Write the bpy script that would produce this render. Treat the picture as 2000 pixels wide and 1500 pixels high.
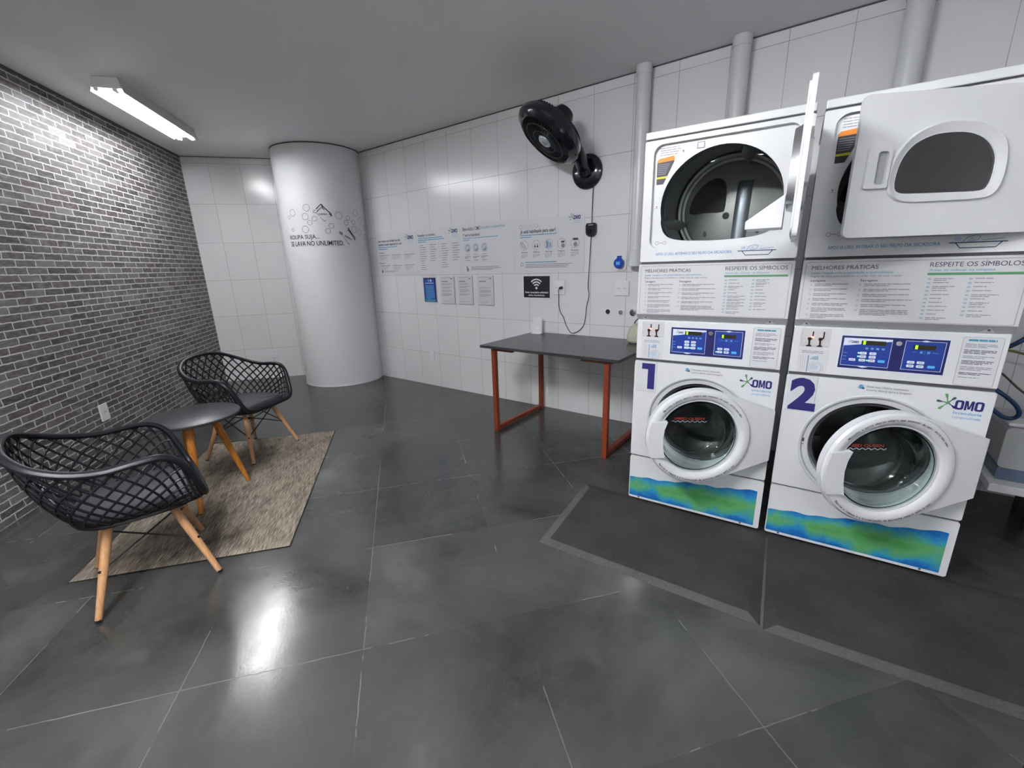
import bpy, math, random
from math import sin, cos, pi, radians, sqrt, atan2
from mathutils import Vector, Matrix
from mathutils.geometry import tessellate_polygon
random.seed(7)
for o in list(bpy.data.objects): bpy.data.objects.remove(o, do_unlink=True)
scn = bpy.context.scene
col = scn.collection

# ------------------------------------------------------------- camera
S = 1.388
Rv = Vector((0.80324, 0.59494, -0.03017)); 
def _cam():
    p, r, y = -0.27018109739749224, -0.030168365255736625, -0.63748264776496
    fwd = Vector((sin(y)*cos(p), cos(y)*cos(p), sin(p)))
    right = Vector((cos(y), -sin(y), 0)); up = right.cross(fwd)
    R = cos(r)*right + sin(r)*up; U = -sin(r)*right + cos(r)*up
    return R, U, fwd
Rv, Uv, Fv = _cam()
cd = bpy.data.cameras.new('camera'); cam = bpy.data.objects.new('camera', cd); col.objects.link(cam)
M = Matrix((( Rv.x, Uv.x, -Fv.x, 0), (Rv.y, Uv.y, -Fv.y, 0), (Rv.z, Uv.z, -Fv.z, S), (0, 0, 0, 1)))
cam.matrix_world = M
cd.sensor_width = 36.0; cd.lens = 837.834/2000*36; cd.clip_start = 0.02
scn.camera = cam
# ------------------------------------------------------------- world, exposure
w = bpy.data.worlds.new('world'); scn.world = w; w.use_nodes = True
w.node_tree.nodes['Background'].inputs[0].default_value = (0.9, 0.95, 1, 1)
w.node_tree.nodes['Background'].inputs[1].default_value = 0.05
vs = scn.view_settings
vs.view_transform = 'Standard'; vs.look = 'None'; vs.gamma = 1.0; vs.use_curve_mapping = False
vs.exposure = 2.45
TUBE_E = 19.0        # visible lamp
TUBE_E2 = 70.0       # lamps behind the camera
# ------------------------------------------------------------- geometry of the room
WY = 3.508; HC = 2.730
BA = radians(140.4496); BO = 2.3535
BT = Vector((cos(BA), sin(BA), 0)); BN = Vector((-sin(BA), cos(BA), 0))
FA = radians(51.3121); FT = Vector((cos(FA), sin(FA), 0))
MA = radians(3.68098); MT = Vector((cos(MA), sin(MA), 0)); MN = Vector((-sin(MA), cos(MA), 0))
CBF = Vector((-6.371, 2.209, 0)); CWF = Vector((-5.33, 3.508, 0))

# ------------------------------------------------------------- materials
def lin(c):
    return tuple(((x/12.92) if x <= 0.04045 else ((x+0.055)/1.055)**2.4) for x in c)
def rgb(r, g, b): return lin((r/255, g/255, b/255))
MATS = {}
def mat(name, c, rough=0.5, metal=0.0, spec=0.5, emit=None, es=0, trans=0, ior=1.45, coat=0, alpha=None):
    if name in MATS: return MATS[name]
    m = bpy.data.materials.new(name); m.use_nodes = True
    b = m.node_tree.nodes['Principled BSDF']
    b.inputs['Base Color'].default_value = (*c, 1)
    b.inputs['Roughness'].default_value = rough
    b.inputs['Metallic'].default_value = metal
    b.inputs['Specular IOR Level'].default_value = spec
    b.inputs['IOR'].default_value = ior
    if trans: b.inputs['Transmission Weight'].default_value = trans
    if coat: b.inputs['Coat Weight'].default_value = coat; b.inputs['Coat Roughness'].default_value = 0.08
    if emit: b.inputs['Emission Color'].default_value = (*emit, 1); b.inputs['Emission Strength'].default_value = es
    if alpha is not None: b.inputs['Alpha'].default_value = alpha
    MATS[name] = m; return m
class NT:
    def __init__(s, m): s.m = m; s.t = m.node_tree; s.b = s.t.nodes['Principled BSDF']
    def n(s, typ, **k):
        nd = s.t.nodes.new(typ)
        for a, v in k.items(): setattr(nd, a, v)
        return nd
    def l(s, a, b): s.t.links.new(a, b)
    def math(s, op, a, b=None, c=None, clamp=False):
        nd = s.n('ShaderNodeMath', operation=op); nd.use_clamp = clamp
        for i, v in enumerate((a, b, c)):
            if v is None: continue
            if isinstance(v, (int, float)): nd.inputs[i].default_value = v
            else: s.l(v, nd.inputs[i])
        return nd.outputs[0]
    def vmath(s, op, a, b=None):
        nd = s.n('ShaderNodeVectorMath', operation=op)
        for i, v in enumerate((a, b)):
            if v is None: continue
            if isinstance(v, (tuple, Vector)): nd.inputs[i].default_value = tuple(v)
            else: s.l(v, nd.inputs[i])
        return nd.outputs['Value'] if op in ('DOT_PRODUCT', 'LENGTH') else nd.outputs[0]
    def mix(s, f, a, b):
        nd = s.n('ShaderNodeMix', data_type='RGBA')
        for i, v in ((0, f), (6, a), (7, b)):
            if isinstance(v, (int, float)): nd.inputs[i].default_value = v
            elif isinstance(v, tuple): nd.inputs[i].default_value = (*v, 1)
            else: s.l(v, nd.inputs[i])
        return nd.outputs[2]
    def noise(s, vec, scale, detail=3, rough=0.5, dist=0):
        nd = s.n('ShaderNodeTexNoise'); nd.inputs['Scale'].default_value = scale
        nd.inputs['Detail'].default_value = detail; nd.inputs['Roughness'].default_value = rough
        nd.inputs['Distortion'].default_value = dist
        if vec is not None: s.l(vec, nd.inputs['Vector'])
        return nd
    def ramp(s, f, stops):
        nd = s.n('ShaderNodeValToRGB'); e = nd.color_ramp.elements
        while len(e) < len(stops): e.new(0.5)
        for i, (p, c) in enumerate(stops): e[i].position = p; e[i].color = (*c, 1) if len(c) == 3 else c
        s.l(f, nd.inputs[0]); return nd.outputs[0]
    def comb(s, x, y, z=0.0):
        nd = s.n('ShaderNodeCombineXYZ')
        for i, v in enumerate((x, y, z)):
            if isinstance(v, (int, float)): nd.inputs[i].default_value = v
            else: s.l(v, nd.inputs[i])
        return nd.outputs[0]
    def sep(s, v):
        nd = s.n('ShaderNodeSeparateXYZ'); s.l(v, nd.inputs[0]); return nd.outputs
    def bump(s, h, strength=0.3, dist=0.01):
        nd = s.n('ShaderNodeBump'); nd.inputs['Strength'].default_value = strength; nd.inputs['Distance'].default_value = dist
        s.l(h, nd.inputs['Height']); s.l(nd.outputs[0], s.b.inputs['Normal'])
    def geo(s): return s.n('ShaderNodeNewGeometry').outputs['Position']
    def uv(s): return s.n('ShaderNodeTexCoord').outputs['UV']
    def obj(s): return s.n('ShaderNodeTexCoord').outputs['Object']

def jointmask(g, u, half):
    # 1 inside a joint of half width (fraction of pitch)
    fr = g.math('FRACT', u); d = g.math('ABSOLUTE', g.math('SUBTRACT', fr, 0.5)); d = g.math('SUBTRACT', 0.5, d)
    return g.math('LESS_THAN', d, half)

def tile_material(name, u0, pu, v0, pv, base=(0.66, 0.665, 0.67)):
    m = mat(name, base, 0.16); g = NT(m); uv = g.sep(g.uv())
    u = g.math('DIVIDE', g.math('SUBTRACT', uv[0], u0), pu); v = g.math('DIVIDE', g.math('SUBTRACT', uv[1], v0), pv)
    jm = g.math('MAXIMUM', jointmask(g, u, 0.0018/pu), jointmask(g, v, 0.0018/pv))
    wn = g.n('ShaderNodeTexWhiteNoise', noise_dimensions='2D')
    g.l(g.comb(g.math('FLOOR', u), g.math('FLOOR', v)), wn.inputs['Vector'])
    tone = g.math('MULTIPLY_ADD', wn.outputs['Value'], 0.05, 0.975)
    nz = g.noise(g.uv(), 2.2, 3).outputs[0]
    tone = g.math('MULTIPLY', tone, g.math('MULTIPLY_ADD', nz, 0.06, 0.97))
    bc = g.vmath('MULTIPLY', g.comb(tone, tone, tone), base)
    jn = g.noise(g.uv(), 3.0, 2).outputs[0]
    jf = g.math('MULTIPLY', jm, g.math('MULTIPLY_ADD', jn, 0.9, 0.25, clamp=True))
    g.l(g.mix(jf, bc, (0.16, 0.16, 0.165)), g.b.inputs['Base Color'])
    g.l(g.math('MULTIPLY_ADD', jm, 0.5, 0.2), g.b.inputs['Roughness'])
    # soft pillow of every tile plus a joint groove
    pu_ = g.math('SINE', g.math('MULTIPLY', g.math('FRACT', u), pi)); pv_ = g.math('SINE', g.math('MULTIPLY', g.math('FRACT', v), pi))
    hgt = g.math('MULTIPLY_ADD', g.math('MULTIPLY', pu_, pv_), 0.12, g.math('MULTIPLY', g.math('SUBTRACT', 1.0, jm), 0.25))
    hgt = g.math('MULTIPLY_ADD', g.noise(g.uv(), 1.6, 2).outputs[0], 0.5, hgt)
    g.bump(hgt, 0.5, 0.004)
    return m
M_TILE_W = tile_material('white_wall_tile', -0.093, 0.3235, -0.044, 0.45016)
M_TILE_F = tile_material('white_wall_tile_far', -1.98, 0.335, -0.044, 0.45016)

def brick_material():
    m = mat('brick_wallpaper', (0.2, 0.2, 0.2), 0.4); g = NT(m)
    uv = g.uv()
    dn = g.noise(uv, 28, 3, 0.6); off = g.vmath('SUBTRACT', dn.outputs['Color'], (0.5, 0.5, 0.5))
    off = g.vmath('MULTIPLY', off, (0.016, 0.012, 0))
    dn2 = g.noise(uv, 4, 2, 0.5); off2 = g.vmath('MULTIPLY', g.vmath('SUBTRACT', dn2.outputs['Color'], (0.5, 0.5, 0.5)), (0.05, 0.0, 0))
    p = g.vmath('ADD', g.vmath('ADD', uv, off), off2)
    br = g.n('ShaderNodeTexBrick'); g.l(p, br.inputs['Vector'])
    br.offset = 0.5; br.offset_frequency = 2; br.squash = 1.0
    br.inputs['Scale'].default_value = 1.0
    br.inputs['Color1'].default_value = (0, 0, 0, 1); br.inputs['Color2'].default_value = (1, 1, 1, 1); br.inputs['Mortar'].default_value = (0.5, 0.5, 0.5, 1)
    br.inputs['Mortar Size'].default_value = 0.0050; br.inputs['Mortar Smooth'].default_value = 0.5
    br.inputs['Brick Width'].default_value = 0.168; br.inputs['Row Height'].default_value = 0.0473
    hue = g.ramp(br.outputs['Color'], [(0.0, (0.046, 0.042, 0.042)), (0.25, (0.070, 0.065, 0.060)), (0.5, (0.108, 0.104, 0.100)), (0.68, (0.085, 0.060, 0.058)), (0.85, (0.165, 0.164, 0.162)), (1.0, (0.060, 0.056, 0.052))])
    st = g.vmath('MULTIPLY', uv, (16.0, 58.0, 1))
    grain = g.noise(st, 1.0, 6, 0.78).outputs[0]
    hue2 = g.mix(g.math('MULTIPLY', g.math('SUBTRACT', grain, 0.47), 2.6, clamp=True), hue, (0.27, 0.262, 0.26))
    wash = g.noise(uv, 7.0, 4, 0.6).outputs[0]
    hue3 = g.mix(g.math('MULTIPLY', g.math('SUBTRACT', wash, 0.55), 3.0, clamp=True), hue2, (0.26, 0.255, 0.25))
    mo = g.mix(g.noise(uv, 40, 3).outputs[0], (0.42, 0.41, 0.405), (0.58, 0.57, 0.565))
    g.l(g.mix(br.outputs['Fac'], hue3, mo), g.b.inputs['Base Color'])
    g.l(g.math('MULTIPLY_ADD', grain, 0.15, 0.46), g.b.inputs['Roughness']); g.b.inputs['Specular IOR Level'].default_value = 0.35
    g.bump(g.math('MULTIPLY_ADD', grain, 0.3, g.math('SUBTRACT', 1, br.outputs['Fac'])), 0.12, 0.002)
    return m
M_BRICK = brick_material()

def floor_material():
    m = mat('slate_floor_tile', (0.05, 0.05, 0.05), 0.25, spec=0.75); g = NT(m); P = g.geo()
    nn = g.vmath('DOT_PRODUCT', P, tuple(-BN)); tt = g.vmath('DOT_PRODUCT', P, tuple(BT))
    u = g.math('DIVIDE', g.math('ADD', nn, 0.262), 0.609); v = g.math('DIVIDE', g.math('SUBTRACT', tt, 1.409), 0.634)
    wob = g.math('MULTIPLY', g.math('SUBTRACT', g.noise(P, 14, 3, 0.6).outputs[0], 0.5), 0.012)
    ju = jointmask(g, g.math('ADD', u, wob), 0.0034); jv = jointmask(g, g.math('ADD', v, wob), 0.0034)
    jm = g.math('MAXIMUM', ju, jv)
    wn = g.n('ShaderNodeTexWhiteNoise', noise_dimensions='2D')
    g.l(g.comb(g.math('FLOOR', u), g.math('FLOOR', v)), wn.inputs['Vector'])
    cl = g.noise(P, 1.5, 7, 0.60, 0.5).outputs[0]
    base = g.ramp(cl, [(0.30, (0.022, 0.0228, 0.022)), (0.46, (0.041, 0.042, 0.0405)), (0.60, (0.058, 0.059, 0.057)), (0.75, (0.088, 0.088, 0.086))])
    tone = g.math('MULTIPLY_ADD', wn.outputs['Value'], 0.44, 0.78)
    base = g.vmath('MULTIPLY', base, g.comb(tone, tone, tone))
    st = g.noise(P, 9.0, 4, 0.65, 1.2).outputs[0]
    base = g.mix(g.math('MULTIPLY', g.math('SUBTRACT', st, 0.55), 1.1, clamp=True), base, (0.085, 0.085, 0.082))
    # pale dried stains with their own outline
    s2 = g.noise(P, 3.1, 2, 0.4, 0.3).outputs[0]
    base = g.mix(g.math('MULTIPLY', g.math('MULTIPLY', g.math('SUBTRACT', s2, 0.66), 14.0, clamp=True), 0.22), base, (0.13, 0.13, 0.135))
    jn = g.noise(P, 1.3, 4, 0.7).outputs[0]
    jf = g.math('MULTIPLY', jm, g.math('MULTIPLY_ADD', g.math('SUBTRACT', jn, 0.50), 5.0, 0.22, clamp=True))
    jf = g.math('MULTIPLY', jf, 0.5)
    g.l(g.mix(jf, base, (0.20, 0.175, 0.15)), g.b.inputs['Base Color'])
    rg = g.math('MULTIPLY_ADD', g.noise(P, 5.0, 5, 0.6).outputs[0], 0.22, 0.09)
    g.l(g.math('MULTIPLY_ADD', jf, 0.6, rg), g.b.inputs['Roughness'])
    hh = g.math('MULTIPLY_ADD', g.noise(P, 1.8, 3).outputs[0], 0.6, g.math('MULTIPLY', g.noise(P, 90, 2).outputs[0], 0.05))
    g.bump(g.math('MULTIPLY_ADD', jf, -0.2, hh), 0.35, 0.01)
    return m
M_FLOOR = floor_material()

def ceiling_material():
    m = mat('ceiling_paint', (0.6, 0.6, 0.6), 0.75); g = NT(m)
    g.l(g.mix(g.noise(g.geo(), 1.2, 3).outputs[0], (0.80, 0.79, 0.80), (0.84, 0.83, 0.84)), g.b.inputs['Base Color'])
    g.bump(g.noise(g.geo(), 120, 2).outputs[0], 0.08, 0.002); return m
M_CEIL = ceiling_material()

def wood_material(name, a, b, ax=2, sc=1.0):
    m = mat(name, a, 0.42); g = NT(m); s = [90.0*sc, 90.0*sc, 90.0*sc]; s[ax] = 7.0*sc
    n = g.noise(g.vmath('MULTIPLY', g.obj(), tuple(s)), 1.0, 4, 0.6, 0.3).outputs[0]
    g.l(g.ramp(n, [(0.3, a), (0.7, b)]), g.b.inputs['Base Color']); return m
M_WOOD = wood_material('beech_wood', rgb(176, 128, 84), rgb(205, 160, 118))
M_WOOD2 = wood_material('amber_wood', rgb(160, 96, 22), rgb(196, 128, 48))

def rug_material():
    m = mat('woven_rug', (0.2, 0.18, 0.15), 0.9, spec=0.1); g = NT(m); P = g.geo()
    nn = g.vmath('DOT_PRODUCT', P, tuple(-BN)); tt = g.vmath('DOT_PRODUCT', P, tuple(BT))
    a = g.noise(g.comb(g.math('MULTIPLY', nn, 210), g.math('MULTIPLY', tt, 13), 0), 1.0, 3, 0.6).outputs[0]
    b = g.noise(g.comb(g.math('MULTIPLY', nn, 14), g.math('MULTIPLY', tt, 5), 3.0), 1.0, 3, 0.6).outputs[0]
    c = g.math('MULTIPLY_ADD', b, 0.30, g.math('MULTIPLY', a, 0.80))
    g.l(g.ramp(c, [(0.38, (0.07, 0.058, 0.046)), (0.5, (0.155, 0.13, 0.104)), (0.62, (0.29, 0.25, 0.20)), (0.74, (0.40, 0.35, 0.285))]), g.b.inputs['Base Color'])
    g.bump(a, 0.6, 0.004); return m
M_RUG = rug_material()
def speck_material(name, a, b, sc=260, rough=0.85):
    m = mat(name, a, rough, spec=0.25); g = NT(m); P = g.geo()
    n = g.noise(P, sc, 3, 0.7).outputs[0]; n2 = g.noise(P, 3.0, 4, 0.6).outputs[0]
    g.l(g.ramp(g.math('MULTIPLY_ADD', n2, 0.5, g.math('MULTIPLY', n, 0.6)), [(0.4, a), (0.72, b)]), g.b.inputs['Base Color'])
    g.bump(n, 0.4, 0.003); return m
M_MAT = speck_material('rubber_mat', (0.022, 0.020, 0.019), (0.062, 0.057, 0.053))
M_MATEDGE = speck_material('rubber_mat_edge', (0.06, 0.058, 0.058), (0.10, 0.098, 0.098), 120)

def sticker_material():
    m = mat('watercolour_sticker', (0.05, 0.25, 0.5), 0.35); g = NT(m); P = g.obj(); xyz = g.sep(P)
    big = g.noise(P, 4.2, 4, 0.6, 0.4).outputs[0]; med = g.noise(P, 16, 3, 0.6).outputs[0]
    up = g.math('MULTIPLY_ADD', xyz[0], 0.125, 0.150)          # upper edge climbs to the right
    c = g.math('DIVIDE', g.math('SUBTRACT', xyz[2], 0.03), g.math('SUBTRACT', up, 0.03))
    mid = g.math('SUBTRACT', 1.0, g.math('ABSOLUTE', g.math('MULTIPLY', g.math('SUBTRACT', c, 0.50), 2.0)))
    f = g.math('ADD', g.math('MULTIPLY_ADD', big, 2.2, -1.15), g.math('MULTIPLY', mid, 0.75))
    f = g.math('MULTIPLY_ADD', med, 0.55, g.math('SUBTRACT', f, 0.22))
    g.l(g.ramp(f, [(0.0, rgb(22, 98, 168)), (0.16, rgb(34, 124, 184)), (0.32, rgb(56, 146, 168)), (0.5, rgb(74, 154, 128)), (0.72, rgb(96, 160, 100)), (0.95, rgb(74, 150, 82))]), g.b.inputs['Base Color'])
    return m
M_STICK = sticker_material()

M_WHITE = mat('appliance_white', (0.66, 0.67, 0.685), 0.28, coat=0.25)
M_WHITE2 = mat('appliance_plastic', (0.65, 0.655, 0.68), 0.35)
M_INFO = mat('info_panel_grey', (0.55, 0.555, 0.56), 0.4)
M_GREYLIP = mat('grey_lip', (0.36, 0.365, 0.37), 0.45)
M_SEAM = mat('dark_seam', (0.06, 0.06, 0.065), 0.6)
M_BLACK = mat('black_void', (0.012, 0.012, 0.014), 0.6)
M_STEEL = mat('brushed_steel', (0.42, 0.43, 0.43), 0.32, 0.85)
M_GALV = mat('galvanised_steel', (0.30, 0.315, 0.305), 0.42, 0.5)
M_GALV2 = mat('pressed_steel', (0.22, 0.25, 0.27), 0.42, 0.7)
M_SLATEBLUE = mat('slate_blue_drum', (0.075, 0.090, 0.108), 0.38, 0.2)
M_CHROME = mat('chrome', (0.75, 0.76, 0.77), 0.14, 1.0)
M_GLASS = mat('door_glass', (0.86, 0.96, 0.94), 0.02, trans=1.0, ior=1.45)
M_SMOKE = mat('smoked_glass', (0.03, 0.035, 0.036), 0.08, spec=0.6)
M_NAVY = mat('navy_ink', rgb(38, 34, 104), 0.5)
M_INK = mat('dark_ink', rgb(62, 58, 82), 0.6)
M_INKG = mat('grey_ink', rgb(132, 130, 144), 0.6)
M_INKL = mat('light_grey_ink', rgb(150, 150, 162), 0.6)
M_CYAN = mat('cyan_ink', rgb(92, 150, 190), 0.6)
M_LBLUE = mat('light_blue_ink', rgb(96, 170, 220), 0.5)
M_STICKLETTER = mat('sticker_letter_blue', rgb(84, 170, 200), 0.4)
M_TEAL = mat('teal_ink', rgb(70, 140, 160), 0.5)
M_GREENBAR = mat('green_bar', rgb(84, 140, 98), 0.5)
M_LEAF = mat('leaf_green', rgb(84, 150, 84), 0.5)
M_DTEAL = mat('deep_teal_ink', rgb(50, 84, 92), 0.5)
M_PANELBLUE = mat('panel_blue', rgb(34, 58, 140), 0.3)
M_PANELNAVY = mat('panel_navy', rgb(30, 34, 92), 0.35)
M_BTN = mat('button_white', rgb(214, 220, 236), 0.4)
M_BTNBLUE = mat('button_blue', rgb(86, 170, 226), 0.4)
M_LCD = mat('display_olive', rgb(48, 46, 26), 0.2)
M_LCDON = mat('display_green_lit', rgb(120, 220, 20), 0.3, emit=(0.25, 0.9, 0.02), es=0.35)
M_LEDRED = mat('red_led', rgb(255, 60, 50), 0.3, emit=(1.0, 0.07, 0.04), es=4.0)
M_LEDGREEN = mat('green_led', rgb(60, 240, 60), 0.3, emit=(0.1, 0.9, 0.12), es=2.0)
M_PEG = mat('dark_red_peg', rgb(44, 8, 10), 0.3)
M_RED = mat('red_ink', rgb(178, 62, 56), 0.5)
M_ORANGE = mat('orange_ink', rgb(238, 140, 30), 0.5)
M_YELLOW = mat('yellow_ink', rgb(216, 214, 40), 0.5)
M_LABELDARK = mat('label_dark', rgb(56, 48, 56), 0.5)
M_BPLASTIC = mat('black_plastic', (0.012, 0.012, 0.016), 0.32)
M_CHAIR = mat('black_chair_plastic', (0.008, 0.0085, 0.012), 0.40, spec=0.35)
M_SEAT = mat('charcoal_seat', (0.045, 0.046, 0.053), 0.55)
M_GLOSSBLACK = mat('gloss_black_plastic', (0.008, 0.008, 0.014), 0.14, coat=0.4)
M_WIRE = mat('black_wire', (0.015, 0.015, 0.016), 0.4)
M_TTOP = mat('dark_laminate', (0.042, 0.042, 0.046), 0.26)
M_RTOP = mat('round_top_black', (0.032, 0.032, 0.037), 0.38)
M_RUST = mat('rust_painted_steel', rgb(126, 54, 30), 0.42)
M_PVC = mat('white_pvc', (0.58, 0.59, 0.60), 0.3)
M_COLUMN = mat('column_paint', (0.66, 0.665, 0.675), 0.6)
M_SOCK = mat('socket_white', (0.70, 0.70, 0.72), 0.35)
M_PAPER = mat('poster_paper', (0.60, 0.605, 0.63), 0.4)
M_PAPER2 = mat('sheet_paper', (0.56, 0.56, 0.57), 0.45)
M_SHEETSHADE = mat('sheet_edge_shade', (0.25, 0.25, 0.26), 0.3)
M_BLUEPAPER = mat('blue_sheet', rgb(48, 78, 150), 0.45)
M_WIFI = mat('black_sign', (0.014, 0.014, 0.018), 0.35)
M_WIFIW = mat('white_print', (0.72, 0.72, 0.74), 0.4)
M_BLUEPLUG = mat('blue_socket_plastic', rgb(24, 64, 172), 0.3)
M_BAG = mat('pale_green_plastic', rgb(176, 180, 160), 0.4)
M_TANK = mat('milky_plastic', (0.40, 0.41, 0.41), 0.45)
M_TANKB = mat('blue_grey_liquid', rgb(96, 112, 134), 0.4)
M_HOSE = mat('blue_hose', rgb(20, 52, 92), 0.35)
M_HOSEY = mat('tan_hose', rgb(120, 106, 70), 0.5)
M_FABRIC = mat('navy_fabric', (0.007, 0.008, 0.014), 0.9, spec=0.1)
M_TUBE = mat('lit_tube', (1, 1, 1), 0.4, emit=(0.93, 0.96, 1.0), es=TUBE_E)
M_TUBE2 = mat('lit_tube_bright', (1, 1, 1), 0.4, emit=(0.95, 0.97, 1.0), es=TUBE_E2)
M_FIXT = mat('fixture_white', (0.55, 0.53, 0.50), 0.5)
M_EMBLEM = mat('emblem_silver', (0.5, 0.55, 0.56), 0.3, 0.7)

# ------------------------------------------------------------- mesh builder
_txt = {}
def text_geo(s, bold=0.0, shear=0.0):
    k = (s, bold, shear)
    if k in _txt: return _txt[k]
    cu = bpy.data.curves.new('t', 'FONT'); cu.body = s; cu.size = 1.0; cu.offset = bold; cu.shear = shear; cu.resolution_u = 3
    ob = bpy.data.objects.new('t', cu); col.objects.link(ob)
    dg = bpy.context.evaluated_depsgraph_get()
    me = bpy.data.meshes.new_from_object(ob.evaluated_get(dg))
    V = [(v.co.x, v.co.y) for v in me.vertices]; F = [tuple(p.vertices) for p in me.polygons]
    bpy.data.objects.remove(ob, do_unlink=True); bpy.data.curves.remove(cu); bpy.data.meshes.remove(me)
    _txt[k] = (V, F); return V, F

class MB:
    def __init__(s, M=None): s.v = []; s.f = []; s.mi = []; s.mats = []; s.M = M or Matrix(); s.sm = []; s.warp = None
    def _m(s, m):
        if m not in s.mats: s.mats.append(m)
        return s.mats.index(m)
    def add(s, vs, fs, m, smooth=True):
        b = len(s.v); i = s._m(m)
        for p in vs:
            p = Vector(p)
            if s.warp: p = s.warp(p)
            s.v.append(s.M @ p)
        for f in fs: s.f.append(tuple(b+k for k in f)); s.mi.append(i); s.sm.append(smooth)
    def box(s, x0, x1, y0, y1, z0, z1, m, rot=None):
        vs = [(x, y, z) for x in (x0, x1) for y in (y0, y1) for z in (z0, z1)]
        if rot: vs = [rot @ Vector(v) for v in vs]
        s.add(vs, [(0, 1, 3, 2), (4, 6, 7, 5), (0, 4, 5, 1), (2, 3, 7, 6), (0, 2, 6, 4), (1, 5, 7, 3)], m, False)
    def tube(s, pts, r, m, n=8, closed=False, caps=True, sq=None):
        P = [Vector(p) for p in pts]; N = len(P)
        rr = r if isinstance(r, (list, tuple)) else [r]*N
        vs = []; ref = None
        for i in range(N):
            if closed: t = P[(i+1) % N]-P[i-1]
            else: t = P[min(i+1, N-1)]-P[max(i-1, 0)]
            t.normalize()
            if ref is None:
                ref = Vector((0, 0, 1)) if abs(t.z) < 0.9 else Vector((1, 0, 0))
            a = (ref - t*ref.dot(t)).normalized(); b = t.cross(a); ref = a
            for k in range(n):
                an = 2*pi*k/n + (pi/n if n == 4 else 0)
                ca, cb = cos(an), sin(an)
                if sq: ca *= sq
                vs.append(P[i] + (a*ca + b*cb)*rr[i]*(sqrt(2) if n == 4 else 1))
        fs = []
        for i in range(N if closed else N-1):
            for k in range(n):
                j = (i+1) % N
                fs.append((i*n+k, i*n+(k+1) % n, j*n+(k+1) % n, j*n+k))
        if caps and not closed: fs.append(tuple(reversed(range(n)))); fs.append(tuple((N-1)*n+k for k in range(n)))
        s.add(vs, fs, m, n > 4)
    def lathe(s, prof, m, n=32, cap0=False, cap1=False, axis='z', c=(0, 0, 0), a0=0, a1=2*pi, scl=(1, 1)):
        full = abs(a1-a0-2*pi) < 1e-6; K = n if full else n+1
        vs = []
        for (r, h) in prof:
            for k in range(K):
                an = a0+(a1-a0)*k/n; x, y = r*cos(an)*scl[0], r*sin(an)*scl[1]
                p = (x, y, h) if axis == 'z' else ((x, h, y) if axis == 'y' else (h, x, y))
                vs.append((p[0]+c[0], p[1]+c[1], p[2]+c[2]))
        fs = []
        for i in range(len(prof)-1):
            for k in range(n if full else n):
                k2 = (k+1) % K if full else k+1
                fs.append((i*K+k, i*K+k2, (i+1)*K+k2, (i+1)*K+k))
        if cap0: fs.append(tuple(reversed(range(K))))
        if cap1: fs.append(tuple((len(prof)-1)*K+k for k in range(K)))
        s.add(vs, fs, m)
    def plate(s, outer, holes, y0, y1, m, sides=True, back=True, mside=None):
        # polygon with holes in the XZ plane, between y0 (front) and y1 (back)
        loops = [outer]+list(holes)
        flat = [p for L in loops for p in L]
        tris = tessellate_polygon([[Vector((p[0], p[1], 0)) for p in L] for L in loops])
        s.add([(p[0], y0, p[1]) for p in flat], [tuple(t) for t in tris], m, False)
        if back: s.add([(p[0], y1, p[1]) for p in flat], [tuple(reversed(t)) for t in tris], m, False)
        if sides:
            for L in loops:
                n = len(L); vs = [(p[0], y0, p[1]) for p in L]+[(p[0], y1, p[1]) for p in L]
                s.add(vs, [(i, (i+1) % n, n+(i+1) % n, n+i) for i in range(n)], mside or m, n > 12)
    def wall(s, L, y0, y1, m, closed=True, L2=None):
        n = len(L); L2 = L2 or L; vs = [(p[0], y0, p[1]) for p in L]+[(p[0], y1, p[1]) for p in L2]
        s.add(vs, [(i, (i+1) % n, n+(i+1) % n, n+i) for i in range(n if closed else n-1)], m, True)
    def rect(s, x0, x1, z0, z1, y, m): s.add([(x0, y, z0), (x1, y, z0), (x1, y, z1), (x0, y, z1)], [(0, 1, 2, 3)], m, False)
    def quad(s, pts, y, m): s.add([(p[0], y, p[1]) for p in pts], [tuple(range(len(pts)))], m, False)
    def text(s, t, x0, x1, z, y, m, h=None, bold=0.0, shear=0.0, align='l', rot=0.0):
        V, F = text_geo(t, bold, shear)
        if not V: return
        ax = min(v[0] for v in V); bx = max(v[0] for v in V); az = 0.0; bz = max(v[1] for v in V)
        if h is None: h = 0.72
        if x1 is not None: sx = (x1-x0)/(bx-ax)
        else: sx = h/0.72
        sz = h/0.72
        vs = []
        for v in V:
            X = (v[0]-ax)*sx; Z = v[1]*sz
            if rot: X, Z = X*cos(rot)-Z*sin(rot), X*sin(rot)+Z*cos(rot)
            vs.append((x0+X, y, z+Z))
        s.add(vs, F, m, False)
    def stroke(s, pts, wd, y, m, closed=False):
        P = [Vector((p[0], p[1])) for p in pts]; N = len(P); vs = []
        for i in range(N):
            a = P[i-1] if (closed or i > 0) else P[i]; b = P[(i+1) % N] if (closed or i < N-1) else P[i]
            t = (b-a); t = t.normalized() if t.length > 1e-9 else Vector((1, 0)); n = Vector((-t.y, t.x))*wd/2
            vs += [(P[i].x+n.x, y, P[i].y+n.y), (P[i].x-n.x, y, P[i].y-n.y)]
        fs = []
        for i in range(N if closed else N-1):
            j = (i+1) % N; fs.append((2*i, 2*j, 2*j+1, 2*i+1))
        s.add(vs, fs, m, False)
    def ring2(s, x, z, r, wd, y, m, rz=None, n=28):
        s.stroke([(x+r*cos(2*pi*k/n), z+(rz or r)*sin(2*pi*k/n)) for k in range(n)], wd, y, m, True)
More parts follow.
